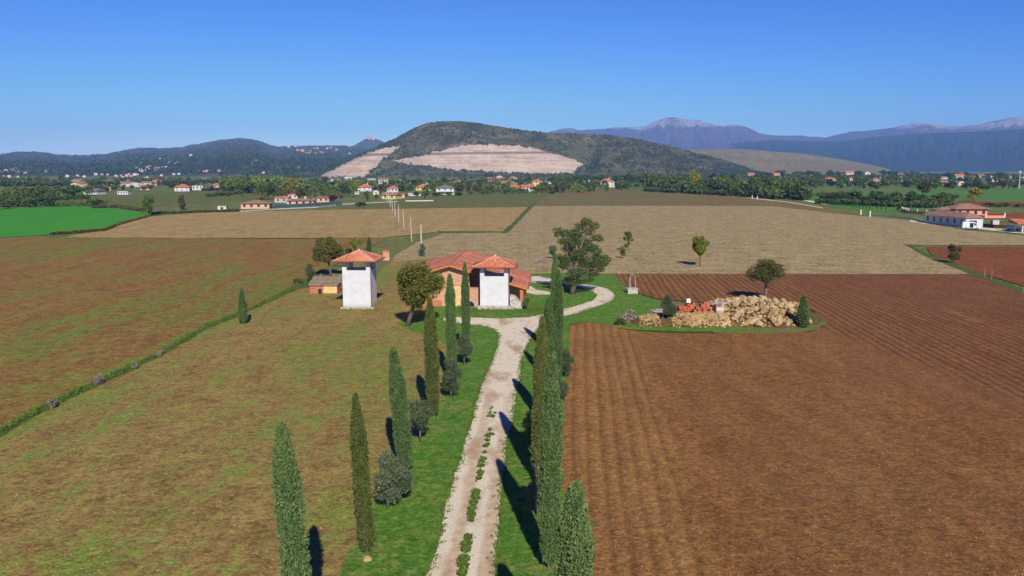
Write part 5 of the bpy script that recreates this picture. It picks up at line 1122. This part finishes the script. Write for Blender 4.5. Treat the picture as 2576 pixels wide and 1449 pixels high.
woods(780, 1530, 450, 36, 460, 7, ['dark','mid','brown','pale'], 'village_trees', ['dark garden greenery massed behind the village houses', 'green garden growth massed behind the village houses', 'brownish garden growth massed behind the village houses', 'pale green garden growth massed behind the village houses'], 44)
woods(1000, 1500, lambda x: 494-(x-1000)*.03, 3, 40, 3, ['mid','brown'], 'village_shrubs', ['low green shrubs along the field edge of the village', 'low brown shrubs along the field edge of the village'], 45, 60)
woods(1510, 2030, lambda x: 469+(x-1510)*.062, 5, 70, 8.5, ['dark','mid'], 'belt_wood', ['dark foliage filling the dense belt behind the reddish field', 'green foliage filling the dense belt behind the reddish field'], 46, 110)
woods(560, 775, 474, 12, 34, 11, ['pale','mid'], 'poplar_wood', ['pale poplar foliage left of the quarry', 'green poplar foliage left of the quarry'], 47, 110)
woods(560, 1010, 476, 24, 90, 4.5, ['mid','brown','dark'], 'village_trees', ['green orchard growth left of the village', 'brownish orchard growth left of the village', 'dark orchard growth left of the village'], 49, 70)
woods(-60, 235, 505, 13, 34, 6.5, ['mid','dark'], 'thicket', ['green thicket along the top of the bright green field', 'dark thicket along the top of the bright green field'], 48, 130)
# ------------------------------------------------------------ hills and mountains
def hill_mat(name, stops, green, rock, rock_z=None, sc=.01, rock_amt=.66, bump=6.0):
    t = NT(name, .95, .05); n = t.noise(t.pos, sc, 8, .62); n2 = t.noise(t.pos, sc*6, 6, .7); n3 = t.noise(t.pos, sc*.25, 4, .5)
    f = t.math('ADD', t.math('MULTIPLY', n, .5), t.math('MULTIPLY', n2, .5)); c = t.ramp(f, stops)
    c = t.mix(t.step(n3, .42, .62), c, green)
    m = t.math('ADD', t.math('MULTIPLY', n, .6), t.math('MULTIPLY', n2, .4))
    if rock_z: m = t.math('ADD', m, t.math('MULTIPLY', t.step(t.sep(t.pos)[2], rock_z[0], rock_z[1]), rock_z[2]))
    c = t.mix(t.step(m, rock_amt, rock_amt+.05), c, rock)
    return t.out(c, f, 1.0, bump)
def interp(pts, x): 
    xs = [p[0] for p in pts]; ys = [p[1] for p in pts]; return np.interp(x, xs, ys)
def ridge(name, prof, D, front, back, mat, cols=500, rows=70, val=.25, rough=.02, base_y=452, p=.85, seed=1, quarry=None):
    x0, x1 = prof[0][0], prof[-1][0]; xs = np.linspace(x0, x1, cols)
    yr = np.interp(xs, [q[0] for q in prof], [q[1] for q in prof]); k = max(3, cols//120); yr = np.convolve(np.pad(yr, k, mode='edge'), np.ones(2*k+1)/(2*k+1), 'valid')
    yr = yr + (fbm(xs*.05+seed*9, xs*0+seed, 5, .6)-.5)*rough*120
    s = np.concatenate([np.linspace(0, 1, rows), 1+np.linspace(0, 1, 10)[1:]])
    S, XX = np.meshgrid(s, xs, indexing='ij'); YR = np.broadcast_to(yr, S.shape)
    dx = (XX-1288)/2083; dy = (724.5-YR)/2083; a = dx; b = math.cos(TH)+dy*math.sin(TH); c = -math.sin(TH)+dy*math.cos(TH)
    zr = H + D*c/b; zr = np.maximum(zr, .5); taz = a/b
    sf = np.clip(S, 0, 1); Yd = (D-front) + front*sf; g_ = sf**p
    v = fbm(XX*.02*(D/3000)**.3+seed*3+sf*.8, sf*2.4+seed, 6, .58); ridg = np.abs(v-.5)*2
    z = zr*g_*(1-val*ridg*4*sf*(1-sf)*1.1) * (1 - .10*fbm(XX*.05+seed, sf*6+seed, 4)*(1-sf)*sf*4)
    if quarry is not None: Yd, z = quarry(XX, sf, Yd, z, zr)
    back_m = S > 1; Yd = np.where(back_m, D+back*(S-1), Yd); z = np.where(back_m, zr*(1-(S-1))**1.0, z)
    z = z - 1.0*(sf < .001)
    V = np.stack([taz*Yd, Yd, z], -1).reshape(-1, 3); R_, C_ = S.shape; i = np.arange(R_-1)[:,None]*C_ + np.arange(C_-1)[None]
    i = i.ravel(); F = np.stack([i, i+1, i+C_+1, i+C_], 1)
    me = mesh_np(name, V, F, mat, True); o = link(bpy.data.objects.new(name, me)); tag(o, kind='structure'); return o, V.reshape(R_, C_, 3)
blue1 = hill_mat('left_hill_woods', [(.38, srgb(60,72,50)), (.62, srgb(122,110,84))], srgb(76,82,60), srgb(148,128,106), None, .004, .64, 30)
blue2 = hill_mat('dark_ridge_woods', [(.38, srgb(34,50,36)), (.62, srgb(62,76,52))], srgb(44,60,42), srgb(140,130,112), None, .003, .64, 90)
purp = hill_mat('mountain_woods', [(.38, srgb(92,58,58)), (.62, srgb(126,84,76))], srgb(86,68,62), srgb(190,172,160), (470, 720, .20), .0018, .61, 130)
tan = hill_mat('dry_grass_hill', [(.38, srgb(120,106,74)), (.62, srgb(166,148,106))], srgb(132,122,86), srgb(92,92,62), None, .006, .68, 12)
mid = hill_mat('scrubby_hill', [(.40, srgb(58,64,40)), (.52, srgb(102,98,66)), (.64, srgb(156,140,104))], srgb(96,94,62), srgb(156,140,112), None, .016, .66, 8)
# far mountains (right)
ridge('mountain', [(1340,345),(1380,331),(1425,320),(1460,328),(1560,320),(1620,318),(1665,298),(1690,295),(1715,298),(1745,300),(1790,311),(1815,318),(1850,312),(1885,322),(1915,337),(1960,341),(2010,341),(2080,346),(2130,333),(2200,327),(2230,323),(2310,309),(2345,312),(2390,318),(2440,317),(2500,305),(2540,297),(2576,295),(2700,300),(2900,330)], 12500, 4500, 2500, purp, 700, 90, .45, .035, seed=2, p=.9)
ridge('mountain', [(1840,360),(1960,352),(2040,355),(2120,356),(2200,345),(2280,338),(2380,333),(2480,330),(2576,325),(2800,318)], 8200, 2600, 1500, blue2, 500, 70, .5, .02, seed=3)
# left hills
hl, HLV = ridge('hill', [(-300,395),(-60,395),(0,389),(50,381),(95,381),(150,389),(205,390),(260,388),(310,378),(350,371),(400,372),(450,371),(500,361),(560,351),(600,347),(640,350),(680,364),(700,368),(760,366),(860,366),(890,368),(1000,370)], 5600, 3500, 1500, blue1, 700, 110, .42, .03, seed=4, p=.8)
hv, HVV = ridge('hill', [(840,400),(870,375),(900,361),(920,350),(935,347),(955,353),(970,360),(1000,372),(1040,395)], 6200, 900, 700, blue1, 160, 50, .2, .03, seed=5)
ridge('hill', [(1500,420),(1600,396),(1700,378),(1745,375),(1850,374),(1930,380),(2020,386),(2100,398),(2180,412),(2240,426),(2262,440)], 3600, 1500, 900, tan, 400, 60, .16, .012, seed=6, p=.75)
# the quarried hill
tl = [(775,455),(800,445),(850,420),(900,395),(960,373),(985,369),(1007,366),(985,388),(960,402),(945,418),(928,432),(912,446),(896,459),(850,462),(790,460)]
qr = [(985,405),(1010,400),(1060,393),(1105,378),(1150,368),(1185,364),(1250,365),(1310,367),(1350,374),(1390,386),(1430,395),(1455,405),(1467,414),(1452,424),(1445,436),(1400,436),(1300,435),(1230,431),(1150,428),(1100,421),(1050,414),(1000,409)]
def inpoly(x, y, poly):
    ins = np.zeros(x.shape, bool); n = len(poly)
    for i in range(n):
        (xa, ya), (xb, yb) = poly[i], poly[(i+1) % n]
        cnd = ((ya > y) != (yb > y)) & (x < (xb-xa)*(y-ya)/((yb-ya) if yb != ya else 1e-9) + xa); ins ^= cnd
    return ins
def quarry(XX, sf, Yd, z, zr):
    # from pixel height fraction, cut a steep stepped face into the front of the hill
    top = interp([(770,455),(850,422),(960,374),(1005,368),(1030,396),(1105,378),(1185,364),(1310,367),(1390,386),(1467,412),(1520,440)], XX); ztop = H+(424.5-top)/2083*2020
    bot = interp([(770,462),(900,458),(1000,409),(1150,428),(1300,435),(1445,437),(1520,440)], XX); zbot = np.maximum(H+(424.5-bot)/2083*1930, 2)
    zbot = np.maximum(zbot, 3.0); ztop = np.minimum(np.maximum(ztop, zbot+1), zr*.97)
    on = (XX > 770) & (XX < 1520)
    s1, s2 = .22, .62
    zq = np.where(sf < s1, zbot*(sf/s1)**.9, np.where(sf < s2, zbot+(ztop-zbot)*(sf-s1)/(s2-s1), ztop+(zr-ztop)*((sf-s2)/(1-s2))**.85))
    Y0 = 2300-520; yq = np.where(sf < s1, Y0+130*(sf/s1), np.where(sf < s2, Y0+130+90*(sf-s1)/(s2-s1) + 4*np.floor(7*(sf-s1)/(s2-s1)), Y0+240+280*((sf-s2)/(1-s2))))
    tq = np.clip((sf-s1)/(s2-s1), 0, 1); nb_ = 9; fr = tq*nb_-np.floor(tq*nb_); st = (np.floor(tq*nb_)+np.clip(fr/.72, 0, 1))/nb_; run = (np.floor(tq*nb_)+.65*fr+.35*np.clip((fr-.72)/.28, 0, 1))/nb_; st = .45*st+.55*tq
    cl = (sf > s1) & (sf < s2); zq = np.where(cl, zbot+(ztop-zbot)*st, zq); yq = np.where(cl, Y0+130+100*run+8*fbm(XX*.4, np.floor(tq*nb_)+3, 3), yq)
    wgt = np.clip(np.minimum((XX-770)/40, (1520-XX)/50), 0, 1); wgt = wgt*wgt*(3-2*wgt)
    hum = 1 + .03*(fbm(XX*.3, sf*40, 3)-.5)
    return Yd*(1-wgt)+yq*wgt, (z*(1-wgt)+zq*wgt)*np.where(sf < 1, hum, 1)
qh, QV = ridge('hill', [(700,470),(775,450),(830,425),(880,400),(930,378),(970,360),(1000,345),(1040,322),(1075,309),(1110,305),(1150,304),(1200,309),(1260,319),(1320,328),(1370,333),(1400,335),(1470,336),(1540,340),(1600,348),(1680,366),(1740,382),(1800,398),(1860,415),(1920,432),(1980,446)], 2300, 520, 500, mid, 900, 170, .12, .012, seed=7, p=.8, quarry=quarry)
def qmat():
    t = NT('quarry_rock', .95, .05); n = t.noise(t.scale(t.pos, 1, 1, 22), .010, 7, .7); n2 = t.noise(t.pos, .03, 6, .7); n3 = t.noise(t.scale(t.pos, 1, 1, .25), .01, 5, .6)
    c = t.ramp(t.math('ADD', t.math('MULTIPLY', n, .6), t.math('MULTIPLY', n2, .4)), [(.34, srgb(152,128,112)), (.5, srgb(198,174,152)), (.66, srgb(222,202,178))])
    c = t.mix(t.math('MULTIPLY', t.step(n3, .58, .70), .7), c, srgb(206,158,104))
    zz = t.math('ADD', t.sep(t.pos)[2], t.math('MULTIPLY', t.sep(t.pos)[0], -.012)); c = t.mix(t.math('MULTIPLY', t.math('MULTIPLY', t.step(zz, 52.5, 54.5), t.math('SUBTRACT', 1.0, t.step(zz, 58.5, 60.0))), .75), c, srgb(116,98,96))
    return t.out(c, n, 1.0, 5.0)
qh.data.materials.append(qmat())
Rr, Cc, _ = QV.shape; cen = (QV[:-1,:-1]+QV[1:,1:])/2; f_ = cen[...,1]*math.cos(TH)-(cen[...,2]-H)*math.sin(TH); u_ = cen[...,1]*math.sin(TH)+(cen[...,2]-H)*math.cos(TH)
pxs = 1288+2083*cen[...,0]/f_; pys = 724.5-2083*u_/f_; jx = (fbm(pxs*.15+5, pys*.15+5, 4)-.5)*14; jy = (fbm(pxs*.15+55, pys*.15+25, 4)-.5)*10
mask = inpoly(pxs+jx, pys+jy, tl) | inpoly(pxs+jx, pys+jy, qr); mask[Rr-12:] = False
qh.data.polygons.foreach_set('material_index', mask.astype(np.int32).ravel()); qh.data.update()
# scrub on the quarried hill: one uncountable cover
r = np.random.RandomState(12); n = 9000; ii = r.randint(4, 168, n); jj = r.randint(0, Cc-1, n); ok = ~mask[np.minimum(ii, Rr-2), jj] & (fbm(jj*.05, ii*.08, 3) > .42); ii = ii[ok]; jj = jj[ok]
base = QV[ii, jj] + r.normal(size=(len(ii),3))*np.array([1.2,3,0]); Ps = np.repeat(base, 12, 0); sz = np.repeat(r.uniform(1.2, 3.2, len(base)), 12)
Ps = Ps + r.normal(size=Ps.shape)*sz[:,None]*.5; Ps[:,2] += sz*.5
V, F = leaf_quads(Ps, 2.6, r, .2, 1.3); tag(link(bpy.data.objects.new('hill_scrub', mesh_np('hill_scrub', V, F, M['shrub']))), 'dark scrub bushes dotted all over the quarried hill', 'scrub', kind='stuff')
r = np.random.RandomState(14); n = 3500; ii = r.randint(1, 26, n); jj = r.randint(0, 699, n); base = HLV[ii, jj]; Ps = np.repeat(base, 10, 0); Ps = Ps + r.normal(size=Ps.shape)*np.array([9,9,3]); Ps[:,2] += 3
V, F = leaf_quads(Ps, 6, r, .2, 1.3); tag(link(bpy.data.objects.new('hill_scrub', mesh_np('hill_scrub', V, F, M['shrub']))), 'greenery over the populated foot of the blue hills at the left', 'scrub', kind='stuff')
r = np.random.RandomState(13); n = 5000; ii = r.randint(4, 100, n); jj = r.randint(0, 699, n); base = HLV[ii, jj]; Ps = np.repeat(base, 8, 0); Ps = Ps + r.normal(size=Ps.shape)*4; Ps[:,2] += 2
V, F = leaf_quads(Ps, 7, r, .2, 1.3); tag(link(bpy.data.objects.new('hill_scrub', mesh_np('hill_scrub', V, F, M['shrub']))), 'woods dotted over the blue hills at the left', 'scrub', kind='stuff')
# far houses scattered on the left hill
def hill_hit(x, y, objs):
    a, b, c = ray(x, y); d = Vector((a, b, c)).normalized(); best = None
    for bv in objs:
        h = bv.ray_cast(Vector((0,0,H)), d, 40000)
        if h[0] is not None and (best is None or h[3] < best[3]): best = h
    return best[0] if best else None
BV = [BVHTree.FromPolygons([tuple(v.co) for v in o.data.vertices], [tuple(p.vertices) for p in o.data.polygons]) for o in (hl, hv, qh)]
def far_house_src(wall, roof):
    o = bpy.data.objects.new('hillside_house', None); m = MB().box(-7,7,0,9,-6,5.5).build('wall', WALLS[wall], o); MB().add([(-7.6,-.6,5.5),(7.6,-.6,5.5),(7.6,9.6,5.5),(-7.6,9.6,5.5),(-4,4.5,7.8),(4,4.5,7.8)],[(0,1,5,4),(1,2,5),(2,3,4,5),(3,0,4),(3,2,1,0)]).build('roof', roof, o)
    return o
z13 = zc(0,500,1.7173)
hh = [(1087,216),(955,248),(1000,275),(1055,282),(1100,275),(1130,272),(930,278),(750,297),(700,322),(740,322),(830,330),(870,330),(900,335),(850,345),(920,322),(940,322),(1100,328),(1180,320),(1215,318),(1350,300),(1380,300),(1400,299),(1480,297),(1725,228),(1748,222),(1770,218),(1705,240),(985,290),(960,290),(540,332),(590,338),(475,335),(330,300),(375,298),(205,292),(175,305),(190,312),(150,340),(90,338),(50,340),(10,338),(60,295),(20,300),(75,300),(45,302),(95,290),(120,285),(110,300),(135,302),(160,350),(1010,345),(1780,310),(2010,278),(1020,268),(905,368),(980,368),(1060,290),(800,335),(660,320),(1150,240),(1210,240),(1190,245),(1290,190),(1060,278),(1080,280),(1015,282),(1120,278),(880,320),(820,355),(970,300),(690,345),(1000,355)]
hl2 = [(2000,155),(2020,155),(2035,157),(2060,175),(2080,172),(2110,145),(2130,143),(2150,170),(2170,172),(2200,142),(2225,140),(2260,150),(2350,178),(2120,175),(1940,130),(1985,128),(2090,160)]
hl3 = [(2440,78),(2455,72),(2470,70),(2485,68),(2500,64),(2515,70),(2530,76),(2480,76),(2505,78),(2340,128)]
srcs = [far_house_src('white', TB), far_house_src('cream', TO), far_house_src('peach', TO), far_house_src('white', TG)]
def put_far(lst, lab, grp, k, s0=.8, s1=1.35):
    for (a, b) in lst:
        x, y = z13(a, b); p = hill_hit(x, y, BV) or (Vector(gp(x, y)+(0,)) if y > 432 else None)
        if p is None or p.z > 900 or p.y > 7000: continue
        s = rnd.uniform(s0, s1)*p.y/4800; so = srcs[rnd.randrange(4)]
        c = so.copy(); COL.objects.link(c); c.location = (p.x, p.y-14, p.z+4); c.scale = (s*1.0, s*.7, s*.85); c.rotation_euler = (0,0,rnd.uniform(-.5,.5)); tag(c, lab, 'house', grp)
        for ch in so.children:
            d = ch.copy(); COL.objects.link(d); d.parent = c
put_far(hh, 'tiny pale house scattered on the lower slopes of the blue hills at the left', 'houses scattered on the blue hills at the left', 0)
put_far(hl2, 'tiny white house of the hamlet on the saddle right of the rounded blue hill', 'houses of the hamlet on the saddle', 0)
put_far(hl3, 'tiny house of the pale village crowning the pointed hilltop', 'houses crowning the pointed hilltop', 0)
for s_ in srcs:
    for ch in list(s_.children): bpy.data.objects.remove(ch)
    bpy.data.objects.remove(s_)

# ------------------------------------------------------------ air
hz = MB().box(-14000, 14000, -30, 15300, -1.0, 850).build('haze', None); tag(hz, 'thin blue haze over the valley', 'haze', kind='stuff')
hm = bpy.data.materials.new('haze_air'); hm.use_nodes = True; nt = hm.node_tree; nt.nodes.clear()
vo = nt.nodes.new('ShaderNodeVolumePrincipled'); vo.inputs['Color'].default_value = (.27, .50, 1.0, 1); vo.inputs['Density'].default_value = 7.6e-5; vo.inputs['Anisotropy'].default_value = -.25
mo = nt.nodes.new('ShaderNodeOutputMaterial'); nt.links.new(vo.outputs[0], mo.inputs['Volume']); hz.data.materials.append(hm)
print('far trees', NT_COUNT, 'objects', len(bpy.data.objects))
